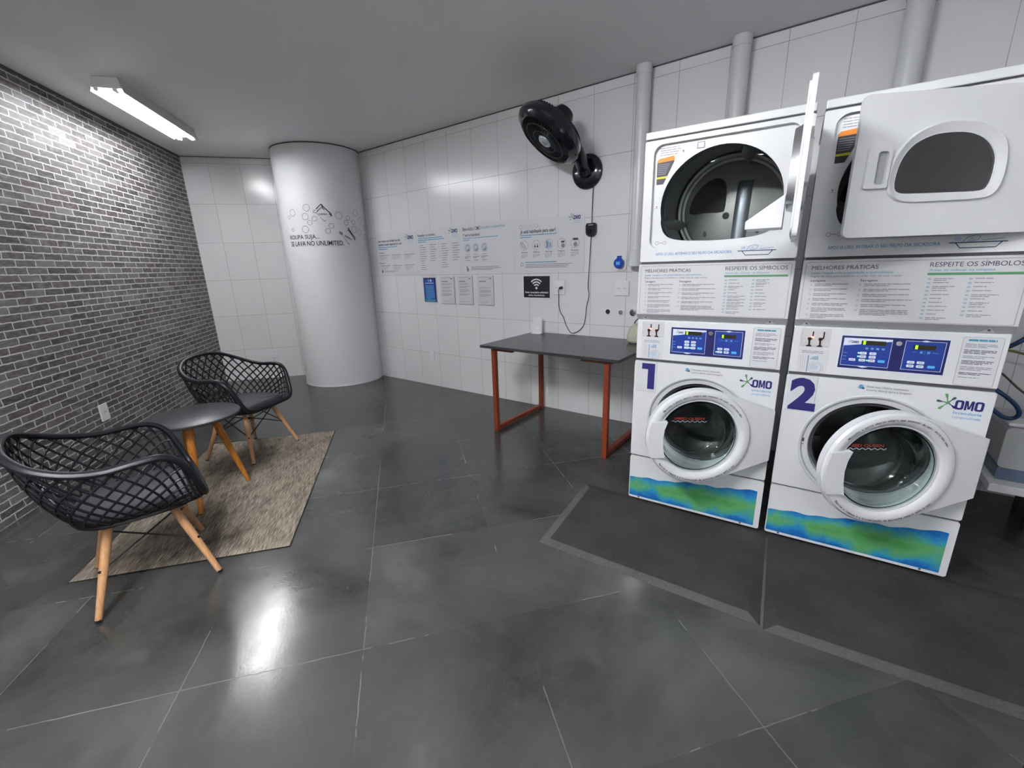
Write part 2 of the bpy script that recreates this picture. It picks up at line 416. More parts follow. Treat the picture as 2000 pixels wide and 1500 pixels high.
    def disc2(s, x, z, r, y, m, rz=None, n=20, rot=0):
        rz = rz or r; P = []
        for k in range(n):
            a, b = r*cos(2*pi*k/n), rz*sin(2*pi*k/n); P.append((x+a*cos(rot)-b*sin(rot), z+a*sin(rot)+b*cos(rot)))
        s.quad(P, y, m)
    def greek(s, x, z, wd, rows, pitch, h, y, m, rnd, last=0.6):
        # lines of print too small to read, as word-length dashes
        for r in range(rows):
            end = x+wd*(1.0 if r < rows-1 else last)*rnd.uniform(0.9, 1.0); c = x
            while c < end-0.002:
                wl = min(rnd.uniform(0.010, 0.034)*(wd/0.15 if wd > 0.15 else 1), end-c)
                s.rect(c, c+wl, z-r*pitch-h, z-r*pitch, y, m); c += wl+0.0022
    def build(s, name, parent=None, bevel=0, seg=2, ang=35, loc=None, sharp=35):
        me = bpy.data.meshes.new(name); me.from_pydata([tuple(v) for v in s.v], [], s.f)
        for m in s.mats: me.materials.append(m)
        me.polygons.foreach_set('material_index', s.mi); me.polygons.foreach_set('use_smooth', s.sm)
        me.update()
        try: me.set_sharp_from_angle(angle=radians(sharp))
        except Exception: pass
        o = bpy.data.objects.new(name, me); col.objects.link(o)
        if parent: o.parent = parent
        if loc is not None: o.location = loc
        if bevel:
            b = o.modifiers.new('bevel', 'BEVEL'); b.width = bevel; b.segments = seg; b.limit_method = 'ANGLE'; b.angle_limit = radians(ang); b.harden_normals = True
            for p in me.polygons: p.use_smooth = True
        return o
def thing(name, label, cat, loc=(0, 0, 0), rotz=0, group=None):
    o = bpy.data.objects.new(name, None); col.objects.link(o); o.empty_display_size = 0.1
    o.location = loc; o.rotation_euler = (0, 0, rotz); o['label'] = label; o['category'] = cat
    if group: o['group'] = group
    return o
def tag(o, label, cat, group=None):
    o['label'] = label; o['category'] = cat
    if group: o['group'] = group
    return o
def struct(o): o['kind'] = 'structure'; return o
def rrect(x0, x1, z0, z1, r, n=6):
    if not isinstance(r, (tuple, list)): r = (r,)*4
    P = []
    for (cx, cz, a, q) in ((x1-r[0], z1-r[0], 0, r[0]), (x0+r[1], z1-r[1], pi/2, r[1]), (x0+r[2], z0+r[2], pi, r[2]), (x1-r[3], z0+r[3], 1.5*pi, r[3])):
        for k in range(n+1): P.append((cx+q*cos(a+pi/2*k/n), cz+q*sin(a+pi/2*k/n)))
    return P
def circ(x, z, r, n=48, a0=0): return [(x+r*cos(a0+2*pi*k/n), z+r*sin(a0+2*pi*k/n)) for k in range(n)]
def catmull(P, n=6, closed=False):
    P = [Vector(p) for p in P]; N = len(P); out = []
    for i in range(N if closed else N-1):
        p0 = P[i-1] if (closed or i > 0) else P[0]*2-P[1]; p1 = P[i]; p2 = P[(i+1) % N]; p3 = P[(i+2) % N] if (closed or i+2 < N) else P[-1]*2-P[-2]
        for k in range(n):
            t = k/n; out.append(0.5*((2*p1)+(-p0+p2)*t+(2*p0-5*p1+4*p2-p3)*t*t+(-p0+3*p1-3*p2+p3)*t**3))
    if not closed: out.append(P[-1])
    return out

# ------------------------------------------------------------- room shell
def wall_obj(name, A, B, m, thick=0.12, z1=HC, u0=None, ud=None):
    # front face A->B (seen from the room), body behind it; UV in metres along the wall
    A = Vector(A); B = Vector(B); d = (B-A).normalized(); n = Vector((d.y, -d.x, 0))   # n points into the room
    q = [A, B, B-n*thick, A-n*thick]
    vs = [(p.x, p.y, 0) for p in q]+[(p.x, p.y, z1) for p in q]
    me = bpy.data.meshes.new(name)
    me.from_pydata(vs, [], [(0, 1, 5, 4), (1, 2, 6, 5), (2, 3, 7, 6), (3, 0, 4, 7), (4, 5, 6, 7), (3, 2, 1, 0)])
    uvl = me.uv_layers.new(name='UVMap'); ud = Vector(ud) if ud is not None else d
    for lp in me.loops:
        co = me.vertices[lp.vertex_index].co; uvl.data[lp.index].uv = (Vector((co.x, co.y, 0)).dot(ud), co.z)
    me.materials.append(m); me.update()
    o = bpy.data.objects.new(name, me); col.objects.link(o); struct(o); return o
BK = -2.6; RX = 2.7
tb = ((BK) - (BN*BO).y)/BT.y; CB = BN*BO+BT*tb
wall_obj('wall_back', (CWF.x, WY, 0), (RX, WY, 0), M_TILE_W, ud=(1, 0, 0))
wall_obj('wall_far', CBF, CWF, M_TILE_F, ud=FT)
wall_obj('wall_left', CB, CBF, M_BRICK, ud=BT)
M_PLAIN = mat('plain_wall_paint', (0.75, 0.75, 0.75), 0.6)
wall_obj('wall_right', (RX, WY, 0), (RX, BK, 0), M_PLAIN)
wall_obj('wall_front', (RX, BK, 0), CB, M_PLAIN)
def slab(name, z0, z1, m):
    P = [CB, Vector((RX, BK, 0)), Vector((RX, WY, 0)), CWF, CBF]
    c = sum(P, Vector())/5; P = [p+(p-c).normalized()*0.25 for p in P]
    me = bpy.data.meshes.new(name); n = 5
    me.from_pydata([(p.x, p.y, z0) for p in P]+[(p.x, p.y, z1) for p in P], [], [tuple(range(n-1, -1, -1)), tuple(range(n, 2*n))]+[(i, (i+1) % n, n+(i+1) % n, n+i) for i in range(n)])
    me.materials.append(m); me.update(); o = bpy.data.objects.new(name, me); col.objects.link(o); struct(o)
slab('floor', -0.1, 0.0, M_FLOOR)
slab('ceiling', HC, HC+0.12, M_CEIL)

# thin dark joint where ceiling meets the walls
b = MB()
def lineb(A, B, z, h, d):
    A = Vector(A); B = Vector(B); t = (B-A).normalized(); n = Vector((t.y, -t.x, 0)); R = Matrix((( t.x, n.x, 0), (t.y, n.y, 0), (0, 0, 1)))
    L = (B-A).length
    vs = [R @ Vector(v)+Vector((A.x, A.y, 0)) for v in [(0, 0, z), (L, 0, z), (L, d, z), (0, d, z), (0, 0, z+h), (L, 0, z+h), (L, d, z+h), (0, d, z+h)]]
    b.add(vs, [(0, 1, 2, 3), (4, 7, 6, 5), (0, 4, 5, 1), (1, 5, 6, 2), (2, 6, 7, 3), (3, 7, 4, 0)], M_SEAM, False)
lineb(CWF, (RX, WY, 0), HC-0.008, 0.008, 0.004); lineb(CBF, CWF, HC-0.007, 0.007, 0.004); lineb(CB, CBF, HC-0.02, 0.02, 0.004)
struct(b.build('trim_1'))

# ------------------------------------------------------------- round column with printed drawing
CC = Vector((-5.125, 3.180, 0)); CR = 0.484
c = thing('round_column', 'thick white round column with a clothes-washing slogan and drawn bubbles', 'column', CC)
b = MB(); b.lathe([(CR, 0.0), (CR, HC)], M_COLUMN, 96); b.build('shaft', c)
b = MB(); b.lathe([(CR+0.001, 0.0), (CR+0.004, 0.0), (CR+0.004, 0.012), (CR+0.001, 0.014)], M_WHITE2, 96); b.build('base_seal', c)
b = MB(); b.lathe([(CR+0.0005, HC-0.012), (CR+0.003, HC-0.012), (CR+0.003, HC-0.001)], M_SEAM, 96); b.build('top_joint', c)
b = MB()
def wc(p):
    a = p.x/0.485; r = CR+0.0012
    return Vector((r*cos(a), r*sin(a), p.z))
b.warp = wc
M_DRAW = mat('drawing_black', rgb(30, 30, 34), 0.5); M_BUB = mat('bubble_line', rgb(108, 110, 116), 0.5)
cs = [(-0.627, 2.023), (-0.448, 2.067), (-0.475, 1.975), (-0.376, 1.953), (-0.431, 1.911), (-0.492, 1.842), (-0.657, 1.842), (-0.685, 1.978), (-0.113, 1.989), (-0.208, 1.876), (-0.252, 1.821), (0.108, 2.031), (-0.008, 1.967), (-0.036, 1.916), (0.061, 1.924), (0.171, 1.953), (0.275, 1.88), (0.059, 1.847), (0.144, 1.819), (0.256, 1.769)]
rs = [0.036, 0.036, 0.035, 0.025, 0.025, 0.036, 0.017, 0.017, 0.038, 0.027, 0.027, 0.036, 0.024, 0.026, 0.024, 0.032, 0.032, 0.036, 0.032, 0.032]
for (x, z), r in zip(cs, rs): b.ring2(x, z, r, 0.0042, 0, M_BUB)
# two drawn soap packets
for A in ([(-0.35, 2.015), (-0.276, 1.924), (-0.196, 1.983), (-0.281, 2.064)], [(-0.104, 1.783), (-0.038, 1.678), (0.05, 1.729), (-0.011, 1.826)]):
    b.stroke(A, 0.0055, 0, M_DRAW, True)
b.stroke([(-0.285, 2.104), (-0.268, 2.075), (-0.196, 2.005)], 0.011, 0, M_DRAW); b.stroke([(-0.281, 2.064), (-0.196, 1.988)], 0.009, 0, M_DRAW)
b.stroke([(-0.345, 2.052), (-0.29, 2.103), (-0.275, 2.062)], 0.010, 0, M_DRAW); b.stroke([(-0.34, 2.028), (-0.283, 2.078)], 0.006, 0, M_DRAW)
b.stroke([(-0.35, 2.015), (-0.383, 2.018), (-0.372, 2.043), (-0.35, 2.036)], 0.006, 0, M_DRAW); b.stroke([(-0.196, 2.005), (-0.190, 1.988), (-0.196, 1.978)], 0.008, 0, M_DRAW)
b.stroke([(-0.018, 1.861), (0.0, 1.826), (0.056, 1.755)], 0.013, 0, M_DRAW); b.stroke([(-0.011, 1.826), (0.05, 1.735)], 0.009, 0, M_DRAW)
b.stroke([(-0.118, 1.802), (-0.018, 1.858)], 0.006, 0, M_DRAW); b.stroke([(-0.11, 1.796), (-0.015, 1.838)], 0.011, 0, M_DRAW)
b.stroke([(-0.104, 1.783), (-0.131, 1.795), (-0.118, 1.82)], 0.009, 0, M_DRAW); b.stroke([(0.05, 1.729), (0.06, 1.742), (0.056, 1.757)], 0.009, 0, M_DRAW)
b.text('sabão', -0.325, -0.237, 1.992, 0, M_DRAW, h=0.022, bold=0.01)
b.text('sabão', -0.078, 0.018, 1.768, 0, M_DRAW, h=0.022, bold=0.02, rot=-0.5)
b.text('ROUPA SUJA...', -0.722, -0.352, 1.741, 0, M_DRAW, h=0.046, bold=0.008)
b.text('SE LAVA NO UNLIMITED.', -0.722, -0.092, 1.667, 0, M_DRAW, h=0.052, bold=0.014)
b.build('printed_slogan', c)
b = MB(); b.warp = wc
for x, z in ((-0.40, 1.60), (-0.25, 1.60), (-0.40, 1.50), (-0.24, 1.50), (-0.38, 1.40), (-0.23, 1.40), (-0.40, 1.65)): b.disc2(x, z, 0.009, 0, M_PVC, rz=0.005)
b.build('filled_screw_hole', c)

# ------------------------------------------------------------- white pvc pipes on the back wall
def pipe(x, r, z0, label, collar=None):
    t = thing('drain_pipe', label, 'pipe', (x, WY-0.065, 0), 0)
    b = MB(); b.lathe([(r, z0), (r, HC)], M_PVC, 32, cap0=True); b.build('pipe_run', t)
    b = MB(); b.lathe([(r+0.0008, HC-0.06), (r+0.004, HC-0.06), (r+0.004, HC-0.001)], M_PVC, 32); b.build('collar', t)
    if collar: b = MB(); b.lathe([(r*0.7, collar[0]), (r+0.006, collar[0]), (r+0.006, collar[1]), (r+0.001, collar[1]+0.002)], M_PVC, 32); b.build('coupling', t)
    return t
pipe(-1.292, 0.052, 1.40, 'white plastic pipe nearest the fan, ending above the double socket', (1.352, 1.470))
pipe(-0.665, 0.053, 0.0, 'white plastic pipe above the left stack, middle of the three pipes')
pipe(0.172, 0.058, 0.0, 'white plastic pipe farthest right, above the half-open dryer door')

# ------------------------------------------------------------- ceiling lamps
def lamp(x, y, ang, label, grp=None, tube=M_TUBE, skirt=True):
    t = thing('ceiling_lamp', label, 'lamp', (x, y, HC), ang, grp)
    b = MB(); b.box(-0.60, 0.60, -0.075, 0.075, -0.035, 0, M_FIXT); b.build('housing', t, bevel=0.006)
    b = MB()
    for sy in (-1, 1) if skirt else (): b.add([(-0.60, sy*0.075, -0.02), (0.60, sy*0.075, -0.02), (0.60, sy*0.098, -0.096), (-0.60, sy*0.098, -0.096), (-0.60, sy*0.078, -0.02), (0.60, sy*0.078, -0.02), (0.60, sy*0.101, -0.096), (-0.60, sy*0.101, -0.096)], [(0, 1, 2, 3), (4, 7, 6, 5), (3, 2, 6, 7), (0, 4, 5, 1), (0, 3, 7, 4), (1, 5, 6, 2)], M_FIXT, False)
    if skirt: b.build('added_skirt', t)  # side skirts added to keep tube light off the ceiling and upper brick
    for sx in (-1, 1):
        b = MB(); b.add([(sx*0.602, -0.078, -0.004), (sx*0.602, 0.078, -0.004), (sx*0.602, 0.092, -0.072), (sx*0.602, -0.092, -0.072), (sx*0.585, -0.078, -0.004), (sx*0.585, 0.078, -0.004), (sx*0.585, 0.092, -0.072), (sx*0.585, -0.092, -0.072)], [(0, 1, 2, 3), (4, 7, 6, 5), (0, 4, 5, 1), (1, 5, 6, 2), (2, 6, 7, 3), (3, 7, 4, 0)], M_FIXT, False)
        b.build('lamp_holder', t)
    for sy in (-1, 1):
        b = MB(); b.lathe([(0.0, -0.62), (0.014, -0.62), (0.014, -0.585)], M_SOCK, 16, axis='x', c=(0, sy*0.055, -0.085)); b.lathe([(0.014, 0.585), (0.014, 0.62), (0.0, 0.62)], M_SOCK, 16, axis='x', c=(0, sy*0.055, -0.085))
        b.lathe([(0.0135, -0.585), (0.0135, 0.585)], tube, 12, axis='x', c=(0, sy*0.055, -0.085)); b.build('fluorescent_tube', t)
    return t
lamp(-4.735, 1.512, BA, 'lit twin-tube fluorescent ceiling lamp beside the brick wall')
lamp(-1.20, -0.36, BA, 'twin-tube fluorescent ceiling lamp out of view, nearest the camera', None, M_TUBE2, False)
lamp(0.75, -1.3, BA, 'added twin-tube fluorescent fill lamp, out of view behind the camera', None, M_TUBE, False)  # unseen lamp added to lift the ambient light

# ------------------------------------------------------------- folding table against the back wall
t = thing('laundry_table', 'dark topped table with rust red metal frames against the tiled wall', 'table', (-1.69, 3.075, 0), radians(-0.6))
b = MB(); b.box(-0.61, 0.61, -0.405, 0.405, 0.735, 0.757, M_TTOP); b.build('tabletop', t, bevel=0.002)
for sx in (-1, 1):
    x = sx*0.505
    b = MB(); q = 0.019
    b.box(x-q, x+q, -0.365, -0.327, 0.0, 0.735, M_RUST); b.build('leg', t, bevel=0.003)
    b = MB(); b.box(x-q, x+q, 0.342, 0.38, 0.0, 0.735, M_RUST); b.build('leg', t, bevel=0.003)
    b = MB(); b.box(x-q, x+q, -0.3265, 0.3415, 0.012, 0.048, M_RUST); b.build('floor_bar', t, bevel=0.003)
    b = MB(); b.box(x-q, x+q, -0.3265, 0.3415, 0.700, 0.7345, M_RUST); b.build('top_bar', t, bevel=0.003)
    b = MB(); b.box(min(x-sx*q, x-sx*0.20), max(x-sx*q, x-sx*0.20), -0.365, -0.335, 0.712, 0.7345, M_RUST); b.build('bracket', t, bevel=0.002)
# acrylic stand on it
t = thing('table_sign', 'small white stand-up sign on the back left corner of the table', 'sign', (-2.205, 3.40, 0.757), radians(4))
b = MB(); b.box(-0.052, 0.052, -0.035, 0.035, 0.0, 0.006, M_SOCK); b.build('foot', t, bevel=0.002)
R = Matrix.Rotation(radians(-8), 4, 'X'); b = MB(R)
b.box(-0.048, 0.048, -0.002, 0.002, 0.006, 0.150, M_SOCK)
b.stroke([(-0.036, 0.02), (0.036, 0.02), (0.036, 0.125), (-0.036, 0.125)], 0.0022, -0.003, M_GREYLIP, True)
b.ring2(0, 0.10, 0.014, 0.002, -0.0032, M_GREYLIP); b.stroke([(-0.025, 0.034), (0.025, 0.034), (0.025, 0.078), (-0.025, 0.078)], 0.003, -0.0032, M_GREYLIP, True)
b.build('card', t)
# pale plastic bag
t = MB()
vs = []; rnd = random.Random(3)
prof = [(0.02, 0.0), (0.07, 0.004), (0.088, 0.03), (0.086, 0.07), (0.07, 0.11), (0.055, 0.15), (0.035, 0.175), (0.012, 0.19)]
n = 20
for i, (r, h) in enumerate(prof):
    for k in range(n):
        a = 2*pi*k/n; rr = r*(1+0.10*sin(3*a+i)+0.06*rnd.uniform(-1, 1)); vs.append((rr*cos(a)*0.95, rr*sin(a)*0.7, h))
fs = [(i*n+k, i*n+(k+1) % n, (i+1)*n+(k+1) % n, (i+1)*n+k) for i in range(len(prof)-1) for k in range(n)]
fs += [tuple(reversed(range(n))), tuple((len(prof)-1)*n+k for k in range(n))]
t.add(vs, fs, M_BAG); o = t.build('plastic_bag', loc=(-1.220, 3.33, 0.758), sharp=180); o.scale = (0.85, 0.85, 0.82)
tag(o, 'crumpled pale green plastic bag at the back right of the dark table', 'bag')
b = MB(); b.tube(catmull([(-1.175, 3.34, 0.95), (-1.215, 3.34, 0.945), (-1.238, 3.34, 0.915), (-1.232, 3.34, 0.893), (-1.20, 3.34, 0.895), (-1.17, 3.34, 0.91), (-1.12, 3.34, 0.92)], 6), 0.0045, M_HOSE, 8)
tag(b.build('cable_loop'), 'small dark blue hose loop poking out left of stack 1', 'hose')

# ------------------------------------------------------------- things on the back wall
def on_wall(name, label, cat, x, z, group=None): return thing(name, label, cat, (x, WY, z), 0, group)
def socket_plate(name, label, x, z, wd, ht, slots, group=None, y=WY):
    t = on_wall(name, label, 'socket', x, z, group)
    b = MB(); b.box(-wd/2, wd/2, -0.010, -0.0005, -ht/2, ht/2, M_SOCK); b.build('cover_plate', t, bevel=0.003)
    for sx, sz in slots:
        b = MB(); b.plate(rrect(sx-0.019, sx+0.019, sz-0.011, sz+0.011, 0.008), [], -0.0125, -0.0105, M_SOCK)
        for dx in (-0.009, 0, 0.009): b.disc2(sx+dx, sz+(0.002 if dx == 0 else 0), 0.0026, -0.0130, M_SEAM)
        b.build('outlet', t)
    return t
socket_plate('wall_socket', 'square white wall socket with the fan plug in it', -2.020, 1.178, 0.115, 0.128, [(-0.026, 0.0), (0.026, 0.0)])
socket_plate('wall_socket', 'square white double wall socket below the cut-off pipe', -1.422, 1.174, 0.128, 0.120, [(-0.028, 0.0), (0.028, 0.0)])
socket_plate('wall_socket', 'small low white socket on the tiled wall between column and table', -3.770, 0.365, 0.075, 0.118, [(0, 0.022), (0, -0.022)])
t = on_wall('industrial_socket', 'round bright blue industrial socket on the wall beside the pipe', 'socket', -1.443, 1.378)
b = MB(); b.plate(rrect(-0.052, 0.052, -0.06, 0.062, 0.02), [], -0.012, -0.0005, M_SOCK); b.build('back_box', t)
b = MB(); b.lathe([(0.036, -0.0125), (0.042, -0.03), (0.040, -0.052), (0.032, -0.058), (0.0, -0.058)], M_BLUEPLUG, 28, axis='y'); b.box(-0.013, 0.013, -0.05, -0.013, 0.036, 0.058, M_BLUEPLUG); b.build('blue_cap', t)
b = MB(); b.rect(-0.016, 0.016, -0.012, 0.012, -0.0588, M_LBLUE); b.build('label_patch', t)
for i, (x, lab, kind) in enumerate(((-1.541, 'round black open pipe hole on the wall, leftmost of three', 0), (-1.423, 'middle round grey capped water outlet of three on the wall', 1), (-1.318, 'chrome ringed water outlet nearest stack 1', 2))):
    t = on_wall('water_outlet', lab, 'outlet', x, 0.977)
    b = MB(); b.lathe([(0.030, -0.0005), (0.029, -0.004), (0.018, -0.006)], M_SOCK if kind < 2 else M_CHROME, 28, axis='y'); b.build('rosette', t)
    b = MB()
    if kind == 0: b.lathe([(0.0205, -0.0065), (0.0, -0.0062)], M_BLACK, 24, axis='y')
    elif kind == 1: b.lathe([(0.017, -0.0065), (0.016, -0.018), (0.0, -0.019)], M_STEEL, 24, axis='y')
    else: b.lathe([(0.016, -0.0065), (0.013, -0.022), (0.0, -0.022)], M_CHROME, 24, axis='y'); b.box(-0.003, 0.003, -0.028, -0.022, -0.012, 0.012, M_SEAM)
    b.build('plug_cap', t)

# logo used on posters and machines
def petal(b, cx, cz, ang, L, w0, w1, y, m):
    d = (cos(ang), sin(ang)); n = (-d[1], d[0]); P = []
    for t_, wd in ((0.05, w0), (0.45, w0*0.8), (0.7, w1*0.8), (0.88, w1), (1.0, w1*0.45)): P.append((cx+d[0]*L*t_+n[0]*wd, cz+d[1]*L*t_+n[1]*wd))
    for t_, wd in ((1.0, w1*0.45), (0.88, w1), (0.7, w1*0.8), (0.45, w0*0.8), (0.05, w0)): P.append((cx+d[0]*L*t_-n[0]*wd, cz+d[1]*L*t_-n[1]*wd))
    b.quad(P, y, m)
def omo(b, x0, x1, z0, z1, y, sub=True):
    # splash then letters; box holds the letters, the splash sits left of it
    h = z1-z0; cx, cz = x0-h*0.55, z0+h*0.62
    for a, L, m in ((105, 1.15, M_LEAF), (172, 1.05, M_DTEAL), (232, 1.15, M_LEAF), (52, 0.95, M_DTEAL), (-38, 1.0, M_NAVY)):
        petal(b, cx, cz, radians(a), L*h*0.85, h*0.05, h*0.13, y, m)
    b.disc2(cx, cz, h*0.14, y-0.0001, M_LEAF)
    W = x1-x0; g = W*0.03
    for (a_, c_) in ((x0, x0+W*0.31), (x1-W*0.31, x1)):
        n_ = len(rrect(0, 1, 0, 1, 0.1, 4)); o_ = rrect(a_, c_, z0, z1, min(c_-a_, h)*0.32, 4); t_ = (c_-a_)*0.30; i_ = rrect(a_+t_, c_-t_, z0+h*0.20, z1-h*0.20, min(c_-a_-2*t_, h)*0.3, 4)
        b.add([(p[0], y, p[1]) for p in o_]+[(p[0], y, p[1]) for p in i_], [(k, (k+1) % n_, n_+(k+1) % n_, n_+k) for k in range(n_)], M_NAVY, False)
    a_, c_ = x0+W*0.31+g, x1-W*0.31-g; m_ = (a_+c_)/2; t_ = (c_-a_)*0.24
    for P_ in ([(a_, z0), (a_+t_, z0), (a_+t_, z1), (a_, z1)], [(c_-t_, z0), (c_, z0), (c_, z1), (c_-t_, z1)], [(a_+t_*0.5, z1), (a_+t_*1.35, z1), (m_+t_*0.25, z0+h*0.12), (m_-t_*0.5, z0+h*0.12)], [(c_-t_*1.35, z1), (c_-t_*0.5, z1), (m_+t_*0.5, z0+h*0.12), (m_-t_*0.25, z0+h*0.12)]): b.quad(P_, y-0.00005, M_NAVY)
    if sub:
        b.text('lavanderia', x0, x1, z0-h*0.48, y, M_LBLUE, h=h*0.30, bold=0.01)
        b.text('compartilhada', x0, x1, z0-h*0.95, y, M_LBLUE, h=h*0.28)
rnd = random.Random(11)
def poster(x0, x1, z0, z1, label, fn, name='poster', m=M_PAPER, cat='poster', grp='instruction posters in a row on the tiled wall'):
    t = on_wall(name, label, cat, (x0+x1)/2, z0, grp); W = x1-x0; H = z1-z0
    b = MB(); b.box(-W/2, W/2, -0.0035, -0.0005, 0, H, m); b.build('sheet', t)
    b = MB(Matrix.Translation((-W/2, 0, 0))); fn(b, W, H, -0.0042); b.build('print', t)
    return t
def p1(b, W, H, y):
    omo(b, W-0.135, W-0.045, H-0.085, H-0.045, y)
    b.text('Lavar roupas com cuidado que elas', 0.03, W-0.27, H-0.095, y, M_INK, h=0.026, bold=0.02)
    b.text('também gostam depende de você', 0.03, W-0.25, H-0.135, y, M_INK, h=0.026, bold=0.02)
    b.greek(0.03, H-0.150, 0.36, 2, 0.022, 0.009, y, M_CYAN, rnd, 0.5)
    for k, z in enumerate((H-0.225, H-0.345)):
        b.text(('Lavagem', 'Secagem')[k], 0.03, 0.13, z, y, M_INK, h=0.014, bold=0.02)
        for i in range(3):
            b.rect(0.04+i*0.22, 0.22+i*0.22, z-0.028, z-0.021, y, M_INKG); b.greek(0.05+i*0.22, z-0.040, 0.14, 3, 0.014, 0.005, y, M_INKL, rnd)
    b.rect(0.05, 0.075, 0.02, 0.05, y, M_INK); b.greek(0.09, 0.042, 0.28, 2, 0.012, 0.005, y, M_INKG, rnd, 0.7)
def p2(b, W, H, y):
    omo(b, W-0.105, W-0.025, H-0.065, H-0.028, y)
    b.text('Respeite os símbolos', 0.03, 0.31, H-0.075, y, M_INK, h=0.026, bold=0.02)
    b.greek(0.03, H-0.090, 0.42, 3, 0.020, 0.009, y, M_CYAN, rnd, 0.3)
    for i, cnt in enumerate((12, 8, 11, 8)):
        x = 0.03+i*0.165+(0.01 if i > 1 else 0)
        for k in range(cnt):
            z = H-0.165-k*0.024
            b.ring2(x+0.006, z-0.004, 0.005, 0.0015, y, M_INKL, n=10); b.greek(x+0.022, z, 0.10*rnd.uniform(0.6, 1.1), 1, 0.02, 0.007, y, M_INKG, rnd, 1.0)
    b.rect(0.352, 0.354, 0.06, H-0.15, y, M_INKG)
def p3(b, W, H, y):
    b.text('Bem-vindo à OMO', 0.05, 0.29, H-0.065, y, M_INK, h=0.036, bold=0.01)
    b.text('lavanderia compartilhada', 0.30, 0.60, H-0.058, y, M_TEAL, h=0.028)
    b.text('1ª vez na lavanderia?', 0.05, 0.28, H-0.120, y, M_INK, h=0.028, bold=0.02)
    b.greek(0.05, H-0.135, 0.50, 2, 0.018, 0.007, y, M_CYAN, rnd, 0.2)
    for i in range(3):
        x = 0.105+i*0.112; z = H-0.235
        b.disc2(x, z, 0.044, y, M_LAVENDER); b.rect(x-0.014, x+0.012, z-0.03, z+0.03, y-0.0003, M_INKG); b.rect(x-0.010, x+0.008, z-0.016, z+0.024, y-0.0006, M_PAPER)
        b.disc2(x+0.014, z-0.018, 0.013, y-0.0006, M_INKG)
        b.greek(x-0.03, z-0.062, 0.06, 1, 0.01, 0.006, y, M_INKL, rnd, 1); b.greek(x-0.045, z-0.082, 0.09, 2, 0.013, 0.007, y, M_INKG, rnd, 0.6); b.greek(x-0.035, z-0.118, 0.07, 1, 0.013, 0.007, y, M_INKG, rnd, 1)
    b.rect(0.06, 0.47, 0.108, 0.110, y, M_INKL)
    b.disc2(0.085, 0.060, 0.010, y, M_INKG); b.disc2(0.092, 0.034, 0.016, y, M_INKG, rz=0.022); b.greek(0.14, 0.062, 0.40, 3, 0.014, 0.006, y, M_INKG, rnd, 0.8)
M_LAVENDER = mat('icon_lavender', rgb(176, 180, 196), 0.5)
def p4(b, W, H, y):
    for i, m in enumerate((M_INKL, M_LAVENDER, M_LAVENDER, M_LAVENDER, M_PALEGREEN)):
        b.ring2(0.080+i*0.044, H-0.062, 0.016, 0.004, y, m)
    b.text('Já está habilitado para usar?', 0.075, 0.46, H-0.120, y, M_INK, h=0.030, bold=0.025)
    b.greek(0.075, H-0.135, 0.42, 2, 0.018, 0.008, y, M_CYAN, rnd, 0.3)
    for i in range(5):
        x = 0.118+i*0.134; z = H-0.228
        b.ring2(x, z, 0.042, 0.004, y, M_INKL)
        if i == 0:
            for d in (-0.012, 0.010): b.stroke([(x-0.030+d, z+0.03), (x+0.012+d, z-0.034)], 0.007, y-0.0003, M_INKG)
        elif i == 1:
            for d in (-0.014, 0.014): b.disc2(x+d, z-0.014, 0.009, y-0.0003, M_INK); b.rect(x+d-0.004, x+d+0.004, z-0.010, z+0.014, y-0.0003, M_INKG)
        elif i == 2:
            b.rect(x-0.026, x-0.008, z-0.03, z+0.03, y-0.0003, M_INKG); b.rect(x+0.010, x+0.028, z-0.028, z+0.014, y-0.0003, M_INKL); b.rect(x-0.004, x+0.006, z-0.035, z+0.03, y-0.0004, M_LBLUE)
        elif i == 3: b.rect(x-0.004, x+0.030, z+0.006, z+0.022, y-0.0003, M_INK); b.disc2(x+0.014, z-0.018, 0.018, y-0.0003, M_INKG)
        else: b.rect(x-0.02, x+0.030, z+0.020, z+0.038, y-0.0003, M_INK); b.disc2(x+0.004, z-0.014, 0.020, y-0.0003, M_INKG)
        b.text(('Acesse', 'Ative', 'Use o app', 'Programe', 'Pronto')[i], x-0.035, x+0.035, z-0.070, y, M_INK, h=0.016, bold=0.01)
        b.greek(x-0.04, z-0.082, 0.08, 3, 0.013, 0.005, y, M_INKL, rnd, 0.6)
    b.ring2(0.088, 0.068, 0.016, 0.004, y, M_INK); b.greek(0.125, 0.090, 0.38, 1, 0.014, 0.008, y, M_TEAL, rnd, 1); b.greek(0.125, 0.070, 0.50, 3, 0.014, 0.006, y, M_INKG, rnd, 0.9)
M_PALEGREEN = mat('pale_green_ink', rgb(150, 180, 150), 0.5)
poster(-4.600, -3.888, 1.322, 1.795, 'instruction poster nearest the column with a two-line dark heading', p1)
poster(-3.886, -3.222, 1.322, 1.800, 'symbols poster with four narrow columns of small entries', p2)
poster(-3.220, -2.522, 1.322, 1.806, 'welcome poster with three round icons and a cursive first line', p3)
poster(-2.520, -1.775, 1.322, 1.790, 'rightmost large poster with five circular step icons', p4)
t = on_wall('logo_sticker', 'small white square brand sticker at the top right of the last poster', 'sticker', -1.858, 1.700)
b = MB(); b.box(-0.056, 0.056, -0.0062, -0.0048, 0, 0.108, M_PAPER); b.build('sheet', t)
b = MB(); omo(b, -0.022, 0.044, 0.052, 0.084, -0.0068); b.build('print', t)

